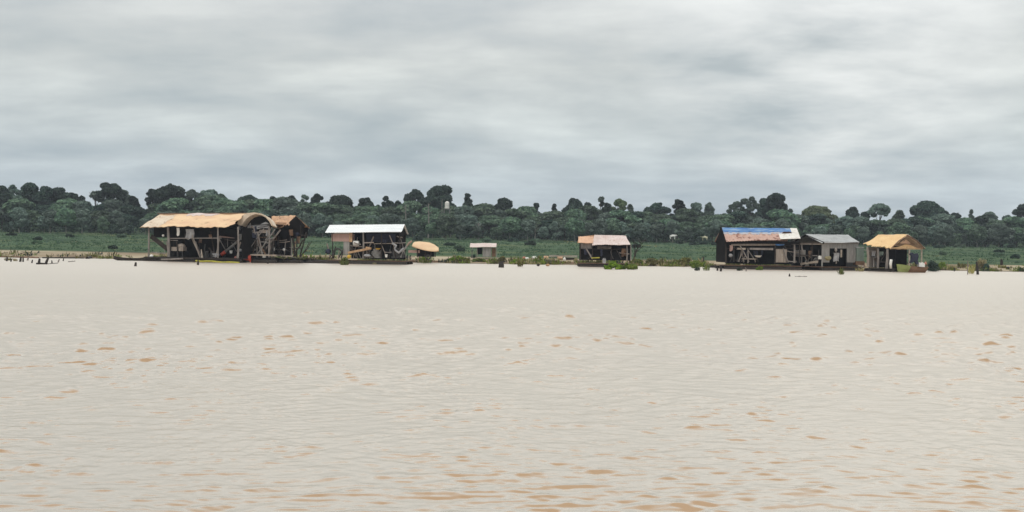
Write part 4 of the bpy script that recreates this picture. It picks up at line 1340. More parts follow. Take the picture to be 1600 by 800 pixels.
fh.single('bag', MB().blob(fh.p(1141.5, 399, 0.0), (0.3, 0.2, 0.25), 18, 0.15), 'grey_cloth', 'grey bag hung low at the left post of the blue and rusty roofed house', 'bag', smooth=True)

# ---- I: grey house
fi = Frame(1285, 158, -30)
I_ = fi.thing('floating_house', 'grey boarded house with a grey metal roof and an open left gable', 'floating house')
mb, (e0, e1, r0, r1) = slope(fi, (1283.5, 379.5), (1343, 378.5), (1258.5, 366), (1325, 367), -0.4, 3.0, 0.03, 17, corr=24, nu=96, nv=3, th=0.04)
fi.part('roof', mb, 'grey_zinc', I_)
fi.part('rear_roof', back_slope(e0, e1, r0, r1, 6.4), 'grey_zinc', I_)
for a, b in (((1285, 379), (1296.5, 410)), ((1296.5, 379), (1323.5, 388)), ((1323.5, 379), (1341.5, 410))):
    mb = MB(); fi.rect(mb, a[0], a[1], b[0], b[1], 0, 0.09); fi.part('wall', mb, 'grey_board', I_)
mb = MB(); fi.rect(mb, 1285, 378.5, 1342, 380, -0.06, 0.05); fi.part('fascia', mb, 'grey_wood', I_)
uE = fi.u(1341.5)
mb = MB().box((uE - 0.09, 0.1, 0.5), (uE, 6.0, e0.z)); fi.part('end_wall', mb, 'grey_board', I_)
mb = MB().box((0.1, 5.9, 0.5), (uE - 0.1, 5.98, e0.z)); fi.part('rear_wall', mb, 'shade_black_board', I_)
mb = MB().box((0.3, 2.2, 0.55), (uE - 0.2, 2.27, e0.z)); fi.part('partition', mb, 'shade_black_board', I_)
g0 = e0.z - 0.02
u0 = fi.u(1285)
mb = MB().beam((u0 - 0.1, -0.35, g0), (r0.x, 3.0, r0.z - 0.15), 0.18, 0.28); fi.part('rafter', mb, 'shade_black_board', I_)
mb = MB().beam((u0 - 0.1, 6.4, g0), (r0.x, 3.0, r0.z - 0.15), 0.18, 0.28); fi.part('rafter', mb, 'shade_black_board', I_)
mb = MB().beam((u0, -0.1, g0 - 0.15), (u0, 6.2, g0 - 0.15), 0.14, 0.2); fi.part('tie_beam', mb, 'taupe_board', I_)
mb = MB().beam((u0, -0.1, 2.1), (u0, 6.2, 2.1), 0.1, 0.14); fi.part('rail', mb, 'grey_wood', I_)
for v, mt in ((0.05, 'grey_board'), (2.0, 'dark_wood'), (4.1, 'grey_wood'), (6.0, 'dark_wood')):
    mb = MB().tube([(u0, v, 0.4), (u0 + 0.03, v, 1.6), (u0, v, g0)], 0.10, 7); fi.part('post', mb, mt, I_)
mb = MB().box((u0 + 0.02, 3.4, 1.9), (u0 + 0.08, 5.6, 2.9)); fi.part('panel', mb, 'grey_board', I_)
fi.part('deck', deck_planks(fi, u0 - 0.4, uE, -0.4, 6.2, 0.52, seed=18), 'brown_wood', I_)
for i, v in enumerate((-0.1, 3.0, 6.0)):
    fi.part('float_log', log_float(fi, u0 - 0.4, uE + 0.2, v, 0.08, 0.36, 60 + i), 'wet_wood', I_)
mb = MB().tube([(u0 - 0.25, 1.0 + 0.42 * math.cos(w), 1.35 + 0.42 * math.sin(w)) for w in [2 * PI * k / 18 for k in range(19)]], 0.05, 6, False)
for k in range(6):
    w = PI * k / 6
    mb.tube([(u0 - 0.25, 1.0 + 0.4 * math.cos(w), 1.35 + 0.4 * math.sin(w)), (u0 - 0.25, 1.0 - 0.4 * math.cos(w), 1.35 - 0.4 * math.sin(w))], 0.02, 5)
mb.tube([(u0 - 0.25, 1.0, 1.35), (u0 - 0.25, 1.0, 0.55)], 0.05, 6)
fi.single('flywheel', mb, 'grey_metal', 'grey spoked wheel at the open left end of the grey house', 'wheel')
fi.single('leaning_plank', MB().beam((u0 - 0.7, 3.6, 0.85), (u0 - 0.6, 0.3, 1.25), 0.12, 0.3), 'pale_wood', 'pale plank slanting across the open left end of the grey house', 'plank')
fi.single('drum', drum_mb((u0 - 0.2, 2.8, 0.54), 0.28, 0.85), 'grey_metal', 'grey drum standing in the open left end of the grey house', 'drum')
fi.single('jerry_can', can_mb((u0 - 0.2, 0.35, 1.6), 0.3, 0.45, 0.5), 'white_plastic', 'white can hung high beside the corner post of the grey house', 'jerry can')
fi.single('shirt', cloth_mb(fi, 1302.5, 395.5, 1311, 408, -0.5, 31, 0.10), 'grey_cloth', 'pale shirt hung to dry before the dark doorway of the grey house', 'shirt')
mb = MB().tube([fi.p(1306.5, 412, -0.5), fi.p(1307, 400, -0.5), fi.p(1306, 388, -0.5)], [0.09, 0.07, 0.06], 6); mb.tube([fi.p(1302, 395.3, -0.5), fi.p(1311.5, 395.3, -0.5)], 0.04, 6); mb.blob(fi.p(1306, 390, -0.5), (0.2, 0.2, 0.3), 3, 0.2)
fi.single('drying_stake', mb, 'grey_wood', 'grey crossed stake that carries the pale shirt', 'stake')
mb = MB(); fi.rect(mb, 1313.5, 390, 1316, 402, -0.15, 0.08); fi.single('board', mb, 'pale_wood', 'narrow pale board leaning in the dark doorway of the grey house', 'board')
fi.single('bundle', MB().blob(fi.p(1293.5, 403.5, -0.55), (0.55, 0.3, 0.3), 44, 0.25), 'leaf_straw', 'straw coloured bundle left of the pale shirt', 'bundle')
fi2 = Frame(1337, 160, -4)
pn = fi2.thing('water_tank', 'grey green square tank between the grey house and the golden roofed hut', 'tank')
mb = MB(); fi2.rect(mb, 1338.5, 387, 1350, 408, 1.0, 1.0); M['tank_green'] = mat('tank_green', (0.20, 0.25, 0.22), (0.15, 0.19, 0.165), 1.2, 0.7); fi2.part('body', mb, 'tank_green', pn)
mb = MB(); fi2.rect(mb, 1338, 386, 1350.5, 387.2, 0.95, 1.1); fi2.part('lid', mb, 'grey_zinc', pn)
mb = MB(); fi2.rect(mb, 1337.5, 408.2, 1351, 414, 0.9, 1.2); fi2.part('base', mb, 'brown_wood', pn)

# ---- J: golden tarp hut
fj = Frame(1357, 158.5, 58)
J_ = fj.thing('floating_house', 'open floating hut with a golden tarp roof, rightmost of all the huts', 'floating house')
mb, (e0, e1, r0, r1) = slope(fj, (1348, 381.5), (1391, 388.5), (1372, 366.8), (1418.5, 366.0), -0.5, 3.2, 0.07, 19, th=0.05, torn=0.07, nu=50, nv=10)
roofJ = fj.part('roof', mb, 'gold_tarp', J_, True)
F2 = fj.p(1446, 388, 7.0); E2 = Vector((e0.x, 7.0, F2.z + 0.1))
mb = MB().sheet(lambda s, t: r0.lerp(r1, s).lerp(E2.lerp(F2, s), t) + Vector((0, 0, 0.10 * math.sin(PI * t))), 12, 6, 0.06); fj.part('rear_roof', mb, 'pale_tarp', J_, True)
ue = e1.x - 0.15
mb = MB().tube([(e1.x - 0.02, -0.45, e1.z - 0.1), ((e1.x + r1.x) / 2, 1.3, (e1.z + r1.z) / 2 + 0.05), (r1.x - 0.05, 3.2, r1.z - 0.14)], 0.09, 6); fj.part('rafter', mb, 'brown_wood', J_)
mb = MB().tube([(F2.x - 0.02, 6.9, F2.z - 0.1), ((F2.x + r1.x) / 2, 5.2, (F2.z + r1.z) / 2 + 0.05), (r1.x - 0.05, 3.2, r1.z - 0.14)], 0.09, 6); fj.part('rafter', mb, 'brown_wood', J_)
gt = e1.z + 0.02
mb = MB().sheet(lambda s, t: Vector((ue - 0.3, 0.6 + 5.4 * s, gt + 0.62 * t * (1 - 0.75 * abs(2 * s - 1)) - 0.10 * math.sin(s * 7))), 14, 4, 0.04); fj.part('gable_tarp', mb, 'gold_tarp', J_)
mb = MB().sheet(lambda s, t: Vector((ue - 0.24, 1.9 + 2.6 * s, gt + 0.72 + 0.70 * t * (1 - abs(2 * s - 1)))), 8, 3, 0.03); fj.part('gable_panel', mb, 'rust_tarp', J_)
mb = MB().beam((ue - 0.1, -0.2, gt), (ue - 0.1, 6.8, gt), 0.10, 0.14); fj.part('tie_beam', mb, 'tan_wood', J_)
mb = MB().beam((ue - 0.1, 1.4, gt + 0.68), (ue - 0.1, 5.0, gt + 0.68), 0.08, 0.12); fj.part('tie_beam', mb, 'brown_wood', J_)
for px, y0, y1, r, mt, dx in ((1356.5, 386, 417, 0.21, 'taupe_board', -1), (1371.5, 388, 419, 0.15, 'grey_wood', 0.5), (1385, 388, 421, 0.19, 'grey_wood', 1.5)):
    fj.part('post', post(fj, px, y0, y1, -0.1, r, dx), mt, J_)
for v, r in ((3.9, 0.12), (6.6, 0.11)):
    mb = MB().tube([(ue - 0.1, v, 0.3), (ue - 0.08, v, 1.5), (ue - 0.1, v, e1.z)], r, 7); fj.part('post', mb, 'pale_wood', J_)
u1 = fj.u(1356.5)
mb = MB().box((u1, 3.6, 0.4), (ue - 0.3, 3.68, e1.z + 0.4)); fj.part('rear_wall', mb, 'shade_black_board', J_)
mb = MB().box((u1 - 0.05, 0.1, 0.5), (u1 + 0.03, 6.6, e1.z + 0.2)); fj.part('end_wall', mb, 'taupe_board', J_)
mb = MB().box((u1 + 0.4, 1.6, 0.55), (ue - 0.7, 1.68, e1.z + 0.1)); fj.part('partition', mb, 'shade_black_board', J_)
fj.part('deck', deck_planks(fj, u1 - 0.3, ue + 0.3, -0.4, 6.9, 0.42, seed=22), 'dark_wood', J_)
for i, v in enumerate((-0.1, 3.2, 6.6)):
    fj.part('float_log', log_float(fj, u1 - 0.4, ue + 0.4, v, 0.05, 0.34, 70 + i), 'wet_wood', J_)
fj.single('water_pipe', MB().tube([fj.p(1392, 419.5, -0.7), fj.p(1391.5, 412, -0.7), fj.p(1392.5, 405.5, -0.7)], [0.16, 0.19, 0.19], 10), 'white_plastic', 'short white standing pipe at the front right post of the golden roofed hut', 'pipe', smooth=True)
fj.single('hanging_cloth', cloth_mb(fj, 1362, 392, 1368, 402, 0.3, 41, 0.1), 'grey_cloth', 'grey washing hung between the left posts of the golden roofed hut', 'cloth')
fj.single('hanging_cloth', cloth_mb(fj, 1374, 393, 1380, 399, 0.3, 42, 0.1), 'tank_green', 'small grey green washing hung between the middle posts of the golden roofed hut', 'cloth')
# boat in front of its right end
fk = Frame(1422, 152.5, -6)
K_ = fk.thing('motorboat', 'brown wooden boat with a green bow moored before the golden roofed hut', 'boat')
cL, cR = fk.u(1403), fk.u(1444)
Lk = cR - cL


def hull_fn(i, n):
    t = i / n
    w = 0.80 * min(1.0, 0.05 + 1.25 * t ** 0.6)
    return cL + Lk * t, w, 0.42 * (1 - t) ** 2.2


vs, fs = [], []
n = 14
for i in range(n + 1):
    x, w, l = hull_fn(i, n)
    Hh = 0.78
    for a, z in ((-1, Hh), (-0.85, 0.35), (-0.45, -0.05), (0.45, -0.05), (0.85, 0.35), (1, Hh), (0.92, Hh), (0.76, 0.38), (0.38, 0.05), (-0.38, 0.05), (-0.76, 0.38), (-0.92, Hh)):
        vs.append((x + (0.35 * z if i > 0 else -0.25 * z), a * w, z + l * (0.4 + 0.6 * z)))
for i in range(n):
    for k in range(12):
        fs.append((i * 12 + k, i * 12 + (k + 1) % 12, (i + 1) * 12 + (k + 1) % 12, (i + 1) * 12 + k))
fs.append(tuple(range(11, -1, -1)))
fs.append(tuple(n * 12 + k for k in range(12)))
hull = MB(); hull.v = vs; hull.f = fs
split = 5
M['boat_green'] = mat('boat_green', (0.24, 0.28, 0.10), (0.17, 0.19, 0.07), 2.0, 0.7)
hb = MB(); hb.v = vs; hb.f = [f for f in fs if max(f) // 12 <= split]
hs_ = MB(); hs_.v = vs; hs_.f = [f for f in fs if max(f) // 12 > split]


def compact(mb):
    used = sorted({i for f in mb.f for i in f})
    mp = {o: k for k, o in enumerate(used)}
    mb.v = [mb.v[i] for i in used]
    mb.f = [tuple(mp[i] for i in f) for f in mb.f]
    return mb


fk.part('hull', compact(hs_), 'brown_wood', K_)
fk.part('bow', compact(hb), 'boat_green', K_)
mb = MB()
for t in (0.45, 0.7):
    mb.box((cL + Lk * t, -0.7, 0.5), (cL + Lk * t + 0.2, 0.7, 0.54))
fk.part('thwart', mb, 'brown_wood', K_)
mb = MB().prism([(p.x, p.z) for p in [fk.p(x, y, 0.0) for x, y in ((1421, 397), (1424.5, 394.5), (1428, 397), (1433, 395.5), (1434.5, 400), (1433, 407), (1435, 413), (1431.5, 413), (1428.5, 408), (1425.5, 410), (1421.5, 411), (1424, 404), (1424, 400))]], -0.22, 0.22)
om = fk.single('outboard_motor', mb, 'dark_cloth', 'dark outboard motor tilted up on the brown boat with green bow', 'motor')
fk.single('jerry_can', can_mb((fk.u(1439.5, 0.1), 0.1, 0.75), 0.85, 0.5, 0.65), 'white_plastic', 'pinkish white can at the stern of the brown boat', 'jerry can')
fk.single('float_ball', MB().blob(fk.p(1446, 411.5, 0.1), (0.16, 0.16, 0.16), 4, 0.04), 'pink_paint', 'small pink ball float at the stern of the brown boat', 'float', smooth=True)

clutter(fg, G_, 908, 980, 386, 405, -0.2, 0.4, 10, 105)
clutter(fh, H_, 1138, 1210, 382, 409, -0.2, 0.8, 16, 106)
clutter(fh, H_, 1230, 1250, 378, 410, -0.3, 0.5, 6, 107)
clutter(fi, I_, 1258, 1284, 384, 410, -0.4, 2.5, 9, 108)
clutter(fj, J_, 1358, 1384, 390, 418, -0.2, 0.6, 6, 109)

# ---- water tank tower among the trees
tY = 327
p = W(697.5, 326, tY)
zt, zb = W(697.5, 312, tY).z, p.z
ft = Frame(697.5, tY, 0, ground_z(p.x, tY))
T_ = ft.thing('water_tower', 'white water tank on a tall slim tower before the giant dark tree crown', 'water tower')
g = ft.o.z
ft.part('tank', MB().lathe((0, 0, zb - g), [(0.55, 0), (0.66, 0.12), (0.66, zt - zb - 0.9), (0.40, zt - zb - 0.6), (0.15, zt - zb - 0.45)], 16), 'white_tarp', T_)
mb = MB()
mb.box((-1.0, -1.0, zb - g - 0.2), (1.0, 1.0, zb - g - 0.01)); ft.part('platform', mb, 'grey_metal', T_)
for sx in (-1, 1):
    for sy in (-1, 1):
        ft.part('leg', MB().tube([(sx * 1.1, sy * 1.1, -0.2), (sx * 0.8, sy * 0.8, zb - g - 0.2)], 0.10, 6), 'grey_metal', T_)
ft.part('mast', MB().tube([(-1.55, 0, zb - g - 2.4), (-1.5, 0, zt - g + 0.2)], 0.10, 6).beam((-1.5, 0, zb - g - 0.1), (-0.9, 0, zb - g - 0.1), 0.08, 0.08), 'grey_metal', T_)


# ------------------------------------------------------------------ shore: plants, snags, logs, litter
def base_pt(px, py):
    d = ray(px, py)
    for i in range(0, 900):
        Y = 120 + i * 0.25
        p = CAM + d * (Y / d.y)
        if p.z <= max(0.0, ground_z(p.x, p.y)):
            return Vector((p.x, p.y, max(0.0, ground_z(p.x, p.y))))
    return CAM + d * (330 / d.y)


def plant_mesh(kind, w, h, seed, dens=1.0):
    rng = np.random.default_rng(seed)
    rnd = random.Random(seed)
    if kind == 'tuft':                       # upright blades
        n = max(3, int(w * 5))
        sp = [(rnd.uniform(-w / 2, w / 2) * 0.85, rnd.uniform(-0.35, 0.35) * min(w, 1.2), 0, rnd.uniform(0.6, 1.1)) for _ in range(n)]
        V = blades(sp, rng, 20, h, 0.045, 0.32)
        return quads_mesh('foliage', V)
    C, Q = [], []                            # leafy clump
    for i in range(max(9, int(w * 6))):
        q = h * rnd.uniform(0.22, 0.36)
        x = rnd.uniform(-0.5, 0.5) * (w - q)
        C.append((x, rnd.uniform(-0.3, 0.3) * min(w, 1.5), q * 0.5 + rnd.random() * (h - q * 1.3) * (1 - 0.6 * abs(2 * x / w))))
        Q.append(q)
    return quads_mesh('foliage', leaf_quads(C, Q, int(18 * len(C) * dens) + 40, 0.11, rng, 0.3, 0.8))


PLANTS = [
    # px, base row, width, height (px), kind, leaf, label, name
    (538, 414, 9, 13, 'leaf', 'leaf_shore', 'bright green plant standing in the water before the left end of the white roofed raft'),
    (533, 412, 5, 8, 'tuft', 'leaf_olive', 'olive tuft against the left side of the bright plant before the white roofed raft'),
    (585, 413, 3, 6, 'tuft', 'leaf_straw', 'tiny straw tuft in the water before the middle of the white roofed raft'),
    (694, 410, 16, 7, 'tuft', 'leaf_dark', 'dark tuft at the water edge right of the orange tarp shelter'),
    (716, 410, 30, 10, 'leaf', 'leaf_shore', 'wide green plant mat left below the tiny pink roofed hut'),
    (727, 411, 14, 9, 'tuft', 'leaf_olive', 'olive tuft at the right end of the plant mat below the tiny pink roofed hut'),
    (750, 409, 26, 6, 'leaf', 'leaf_shore', 'low green plant mat right below the tiny pink roofed hut'),
    (739, 403, 7, 7, 'tuft', 'leaf_dark', 'small dark tuft beside the left post of the tiny pink roofed hut'),
    (783, 410, 10, 12, 'leaf', 'leaf_olive', 'olive bush growing over the black stump'),
    (806, 413, 12, 9, 'leaf', 'leaf_shore', 'green clump left of the slim shoot in the water'),
    (812, 417, 6, 18, 'tuft', 'leaf_olive', 'slim tall olive shoot standing in the water right of the black stump'),
    (835, 411, 30, 7, 'tuft', 'leaf_olive', 'long low olive mat before the litter on the shore'),
    (880, 412, 34, 6, 'tuft', 'leaf_olive', 'long low olive mat left of the orange and pink roofed house'),
    (915, 412, 26, 9, 'tuft', 'leaf_olive', 'olive tuft under the orange end of the roof'),
    (938, 413, 20, 8, 'leaf', 'leaf_olive', 'olive leafy clump before the middle of the orange and pink roofed house'),
    (958, 421, 26, 12, 'leaf', 'leaf_shore', 'left half of the big green floating mat before the orange and pink roofed house'),
    (980, 421, 30, 11, 'leaf', 'leaf_shore', 'right half of the big green floating mat before the orange and pink roofed house'),
    (997, 414, 12, 10, 'leaf', 'leaf_shore', 'yellow green clump between the big floating mat and the dark bush'),
    (1018, 415, 14, 15, 'leaf', 'leaf_olive', 'dark olive bush on the shore right of the leaning dead tree'),
    (1034, 414, 14, 9, 'tuft', 'leaf_olive', 'olive tuft right of the dark olive bush'),
    (1045, 416, 12, 10, 'tuft', 'leaf_dark', 'dark tuft at the waterline left of the round headed shore bush'),
    (1056, 413, 8, 8, 'leaf', 'leaf_olive', 'small olive clump touching the round headed shore bush'),
    (1072, 414, 16, 16, 'leaf', 'leaf_olive', 'round headed olive bush on the pale sand'),
    (1086, 419, 14, 15, 'leaf', 'leaf_shore', 'yellow green bush at the water right of the round headed one'),
    (1092, 423, 10, 10, 'tuft', 'leaf_dark', 'dark tuft standing in the water below the yellow green bush'),
    (1103, 423, 8, 14, 'tuft', 'leaf_shore', 'green reed tuft standing in the water left of the blue roofed house'),
    (1142, 415, 22, 9, 'tuft', 'leaf_olive', 'olive tuft under the left corner of the blue and rusty roof'),
    (1166, 417, 34, 9, 'tuft', 'leaf_olive', 'long olive mat before the open bay of the blue and rusty roofed house'),
    (1187, 422, 9, 7, 'leaf', 'leaf_shore', 'little round green float of plants before the blue and rusty roofed house'),
    (1156, 423, 4, 7, 'tuft', 'leaf_dark', 'tiny dark tuft in the water before the blue and rusty roofed house'),
    (1200, 415, 24, 7, 'tuft', 'leaf_olive', 'low olive mat left of the taupe wall'),
    (1228, 417, 26, 9, 'tuft', 'leaf_olive', 'olive tuft below the taupe wall of the blue and rusty roofed house'),
    (1286, 421, 16, 9, 'leaf', 'leaf_dark', 'dark clump below the corner post of the grey house'),
    (1297, 419, 20, 13, 'leaf', 'leaf_shore', 'green bush before the doorway of the grey house'),
    (1315, 429, 6, 16, 'tuft', 'leaf_shore', 'bright green reeds standing in the water before the grey house'),
    (1306, 421, 9, 12, 'leaf', 'leaf_dark', 'black green bush between the green one and the bright reeds'),
    (1344, 424, 12, 10, 'tuft', 'leaf_straw', 'straw coloured tuft in the water below the grey green tank'),
    (1365, 421, 20, 6, 'tuft', 'leaf_olive', 'low olive tuft before the golden roofed hut'),
    (1458, 424, 14, 18, 'leaf', 'leaf_dark', 'dark green bush just right of the brown boat'),
    (1471, 421, 10, 15, 'leaf', 'leaf_shore', 'yellow green bush touching the dark one right of the brown boat'),
    (1487, 421, 18, 10, 'tuft', 'leaf_straw', 'straw tuft right of the yellow green bush at the far right shore'),
    (1504, 418, 14, 9, 'tuft', 'leaf_olive', 'olive tuft right of the first straw tuft at the far right shore'),
    (1518, 428, 9, 18, 'tuft', 'leaf_straw', 'tall pale reeds in the water left of the dark stalk'),
    (1534, 420, 9, 17, 'leaf', 'leaf_straw', 'yellowish bush right of the dark stalk at the far right'),
    (1541, 421, 8, 9, 'leaf', 'leaf_dark', 'dark clump right of the yellowish bush at the far right'),
    (1557, 424, 12, 8, 'tuft', 'leaf_straw', 'drooping straw tuft in the water near the right edge'),
    (1572, 419, 22, 6, 'tuft', 'leaf_olive', 'low olive mat near the right edge of the shore'),
    (1596, 424, 10, 9, 'tuft', 'leaf_dark', 'dark tuft at the right edge of the photo'),
    (12, 407, 6, 7, 'tuft', 'leaf_olive', 'olive tuft in the water at the far left'),
    (23, 408, 5, 8, 'tuft', 'leaf_straw', 'pale straw tuft in the water at the far left'),
    (149, 402, 8, 10, 'tuft', 'leaf_olive', 'olive tuft on the sand left of the dark canoe'),
    (470, 408, 18, 8, 'tuft', 'leaf_straw', 'straw tuft at the right end of the brown roofed raft'),
    (500, 406, 26, 6, 'tuft', 'leaf_olive', 'olive tuft on the bank between the brown roof and the white roof'),
]
for i, (px, py, w, h, kind, lm, lab) in enumerate(PLANTS):
    p = base_pt(px, py)
    k = p.y / FPX
    me = plant_mesh(kind, max(0.35, w * k), max(0.35, h * k), 500 + i, 1.0)
    o = link('shore_plant', me, M[lm])
    o.location = p - Vector((0, 0, 0.02))
    tag(o, lab, 'plant', 'plants along the waterline')

# low weeds and drift litter as ground cover
rng = np.random.default_rng(77)
rnd = random.Random(77)
WEEDS = {'leaf_olive': [], 'leaf_shore': [], 'leaf_straw': [], 'leaf_dark': []}
sticks = MB()
for i in range(5600):
    x = rnd.uniform(-95, 105)
    far_left = x < -55
    Y = shore_y(x) + rnd.gauss(1.2, 2.6) + (3.0 * rnd.random() if rnd.random() < 0.4 else 0)
    dens = 0.42 + 0.5 * math.sin(x * 0.42) * math.sin(x * 0.117 + 1) + 0.5 * math.sin(x * 1.3 + 0.8 * math.sin(x * 0.37))
    if rnd.random() > dens * (0.25 if far_left else 1.0) or Y < shore_y(x) - 2.2:
        continue
    key = rnd.choice(('leaf_olive', 'leaf_shore', 'leaf_shore', 'leaf_straw') if math.sin(x * 0.23 + 2) > 0 else ('leaf_olive', 'leaf_dark', 'leaf_shore', 'leaf_straw'))
    WEEDS[key].append((x, Y, max(0, ground_z(x, Y)), rnd.uniform(0.35, 1.4) if rnd.random() < 0.88 else rnd.uniform(1.4, 2.3)))
    if rnd.random() < 0.20:
        a = rnd.uniform(-0.5, 0.5) if rnd.random() < 0.8 else rnd.uniform(0, PI)
        ln = rnd.uniform(0.4, 2.2)
        z = max(0.02, ground_z(x, Y)) + 0.06
        p, q = Vector((x, Y, z)), Vector((x + math.cos(a) * ln, Y + math.sin(a) * ln, z + rnd.uniform(-0.05, 0.35)))
        sticks.tube([p, p.lerp(q, 0.5) + Vector((0, 0, rnd.uniform(0, 0.1))), q], [rnd.uniform(0.03, 0.12), 0.06, 0.02], 5)
for (key, spw), nm, lab in zip(WEEDS.items(), ('shore_weeds', 'green_weeds', 'dry_weeds', 'dark_weeds'), ('low olive weeds along the sandy edge of the river', 'yellow green weeds along the sandy edge of the river', 'dry straw coloured weeds along the sandy edge of the river', 'dark weeds along the sandy edge of the river')):
    o = link(nm, quads_mesh(nm, blades(spw, rng, 12, 0.60, 0.055, 0.42)), M[key])
    tag(o, lab, 'weeds', None, 'stuff')
o = link('drift_sticks', sticks.mesh('drift_sticks'), M['wet_wood'])
tag(o, 'washed up dark sticks scattered along the waterline', 'driftwood', None, 'stuff')


def snag(px, py, dx, dy, r, label, mt='wet_wood', cat='snag', name='snag', branches=0, seed=0):
    p = base_pt(px, py)
    k = p.y / FPX
    rnd = random.Random(seed)
    q = Vector((dx * k, rnd.uniform(-0.2, 0.2), dy * k))
    mb = MB().tube([(0, 0, -0.3), tuple(q * 0.5 + Vector((rnd.uniform(-0.05, 0.05), 0, 0))), tuple(q)], [r, r * 0.85, r * 0.6], 7)
    for b in range(branches):
        a = q * rnd.uniform(0.4, 0.9)
        mb.tube([a, a + Vector((rnd.uniform(-0.8, 0.8), rnd.uniform(-0.4, 0.4), rnd.uniform(0.2, 0.9)))], [r * 0.4, r * 0.15], 5)
    o = link(name, mb.mesh(name), M[mt])
    o.location = p
    tag(o, label, cat)
    return o


snag(31, 409, 1, 8, 0.16, 'short dark stake between the tufts at the far left water')
snag(42, 407, 2, 6, 0.12, 'thin grey stake left of the two black stakes', 'grey_wood')
snag(60, 413, 1, 9, 0.17, 'upright black stake, left one of two joined by a low log')
snag(70, 413, 5, 11, 0.17, 'leaning black stake, right one of two joined by a low log')
snag(90, 410, 2, 5, 0.10, 'small grey stake right of the two black stakes', 'grey_wood')
for px, py, dx, dy, rr, lab in ((10, 408, 0.5, 7, 0.13, 'dark stub beside the first olive tuft at the far left'), (17, 409, -1, 5, 0.09, 'thin stub between the first two tufts at the far left'), (36, 409, -1, 8, 0.11, 'slim dark stake leaning left, between the short dark stake and the thin grey one'), (49, 411, 1, 5, 0.10, 'tiny dark stub left of the two black stakes'), (81, 411, -1, 4, 0.09, 'tiny dark stub right of the leaning black stake'), (98, 408, 1, 5, 0.08, 'tiny stub between the small grey stake and the short thin branch')):
    snag(px, py, dx, dy, rr, lab)
snag(211, 416, 0.5, 6, 0.16, 'single black stub in the water below the dark canoe')
snag(309, 414, 0, 7, 0.15, 'black stub in the water before the tan roofed raft')
snag(418, 412, 0.5, 4, 0.17, 'dark stub in the water right of the small pale board adrift')
snag(783, 418, 0, 9, 0.42, 'thick black stump in the water below the olive bush')
snag(1099, 413, 0, 12, 0.17, 'dark post on the sand left of the blue and rusty roofed house', 'dark_wood')
snag(1121, 423, -0.5, 6, 0.14, 'left one of two black stubs in the water left of the blue roofed house')
snag(1126, 424, 0.5, 8, 0.16, 'right one of two black stubs in the water left of the blue roofed house')
snag(1166, 424, -1, 6, 0.08, 'thin grey stick in the water before the blue and rusty roofed house', 'grey_wood')
snag(1233, 432, 1, 4, 0.12, 'lone small stub far out in the water before the grey house')
snag(1512, 429, 0, 22, 0.07, 'thin grey stick among the pale reeds at the far right', 'grey_wood')
snag(1528, 429, -2, 20, 0.18, 'dark stalk standing in the water at the far right')
snag(1565, 414, 0, 9, 0.26, 'thick black post on the sand near the right edge', 'dark_wood')
snag(1575, 421, 0, 4, 0.3, 'squat dark stub by the low olive mat near the right edge')
snag(1491, 424, 0.5, 6, 0.09, 'thin dark stick in the water below the straw tuft at the far right')


def log_item(px0, py0, px1, py1, r, label, mt='wet_wood', name='driftwood_log', cat='log', lift=0.0):
    a, b = base_pt(px0, py0), base_pt(px1, py1)
    rnd = random.Random(int(px0))
    c = (a + b) / 2
    n = 5
    mb = MB().tube([tuple(a.lerp(b, i / n) - c + Vector((0, rnd.uniform(-0.06, 0.06), r * 0.4 + lift + rnd.uniform(-0.02, 0.04)))) for i in range(n + 1)], [r * rnd.uniform(0.8, 1.1) for _ in range(n + 1)], 8)
    o = link(name, mb.mesh(name), M[mt])
    o.location = c
    tag(o, label, cat)
    return o


log_item(56, 413, 73, 413, 0.13, 'low black log joining the two black stakes')
log_item(74, 412.6, 90, 411.5, 0.05, 'thin dark branch afloat right of the two black stakes')
log_item(107, 409.5, 117, 408.5, 0.06, 'short thin branch afloat between the black stakes and the canoe', 'grey_wood')
log_item(136, 404.5, 142, 403, 0.22, 'stubby black log at the water edge left of the dark canoe')
log_item(2, 402, 60, 403.5, 0.15, 'long brown log lying along the sand at the far left', 'brown_wood')
log_item(66, 403.5, 132, 404, 0.13, 'long dark log along the waterline left of the stubby black log')
log_item(482, 409.5, 532, 410.5, 0.28, 'long dark log afloat left of the white roofed raft')
log_item(640, 409, 690, 409.5, 0.18, 'brown log at the waterline below the orange tarp shelter', 'brown_wood')
log_item(818, 411, 900, 412, 0.16, 'long brown log at the waterline below the litter', 'brown_wood')
log_item(1180, 414, 1215, 415, 0.12, 'thin brown log below the open bay of the blue and rusty roofed house', 'brown_wood')
log_item(1242, 433, 1261, 432.5, 0.05, 'thin grey branch afloat far out before the grey house', 'grey_wood')
log_item(1262, 414, 1284, 411, 0.14, 'pale log slanting below the open left end of the grey house', 'pale_wood')
log_item(1322, 416, 1352, 416.5, 0.22, 'brown log afloat below the right end of the grey house', 'brown_wood')
log_item(1104, 418, 1130, 418.5, 0.20, 'dark log at the waterline left of the blue and rusty roofed house')


def litter(px, py, w, h, mt, label, cat, seed, name):
    p = base_pt(px, py)
    k = p.y / FPX
    if cat == 'drum':
        mb = MB().lathe((-w * k / 2, 0, h * k / 2), [(h * k * 0.45, 0), (h * k * 0.5, 0.02), (h * k * 0.5, w * k - 0.02), (h * k * 0.45, w * k)], 12, 'x')
    elif cat == 'plank':
        mb = MB().beam((-w * k / 2, 0, h * k * 0.6), (w * k / 2, 0.3, h * k * 0.5), 0.5, h * k)
    else:
        mb = MB().blob((0, 0, h * k * 0.45), (w * k / 2, w * k * 0.35, h * k * 0.5), seed, 0.18)
    o = link(name, mb.mesh(name), M[mt])
    o.location = p
    tag(o, label, cat)


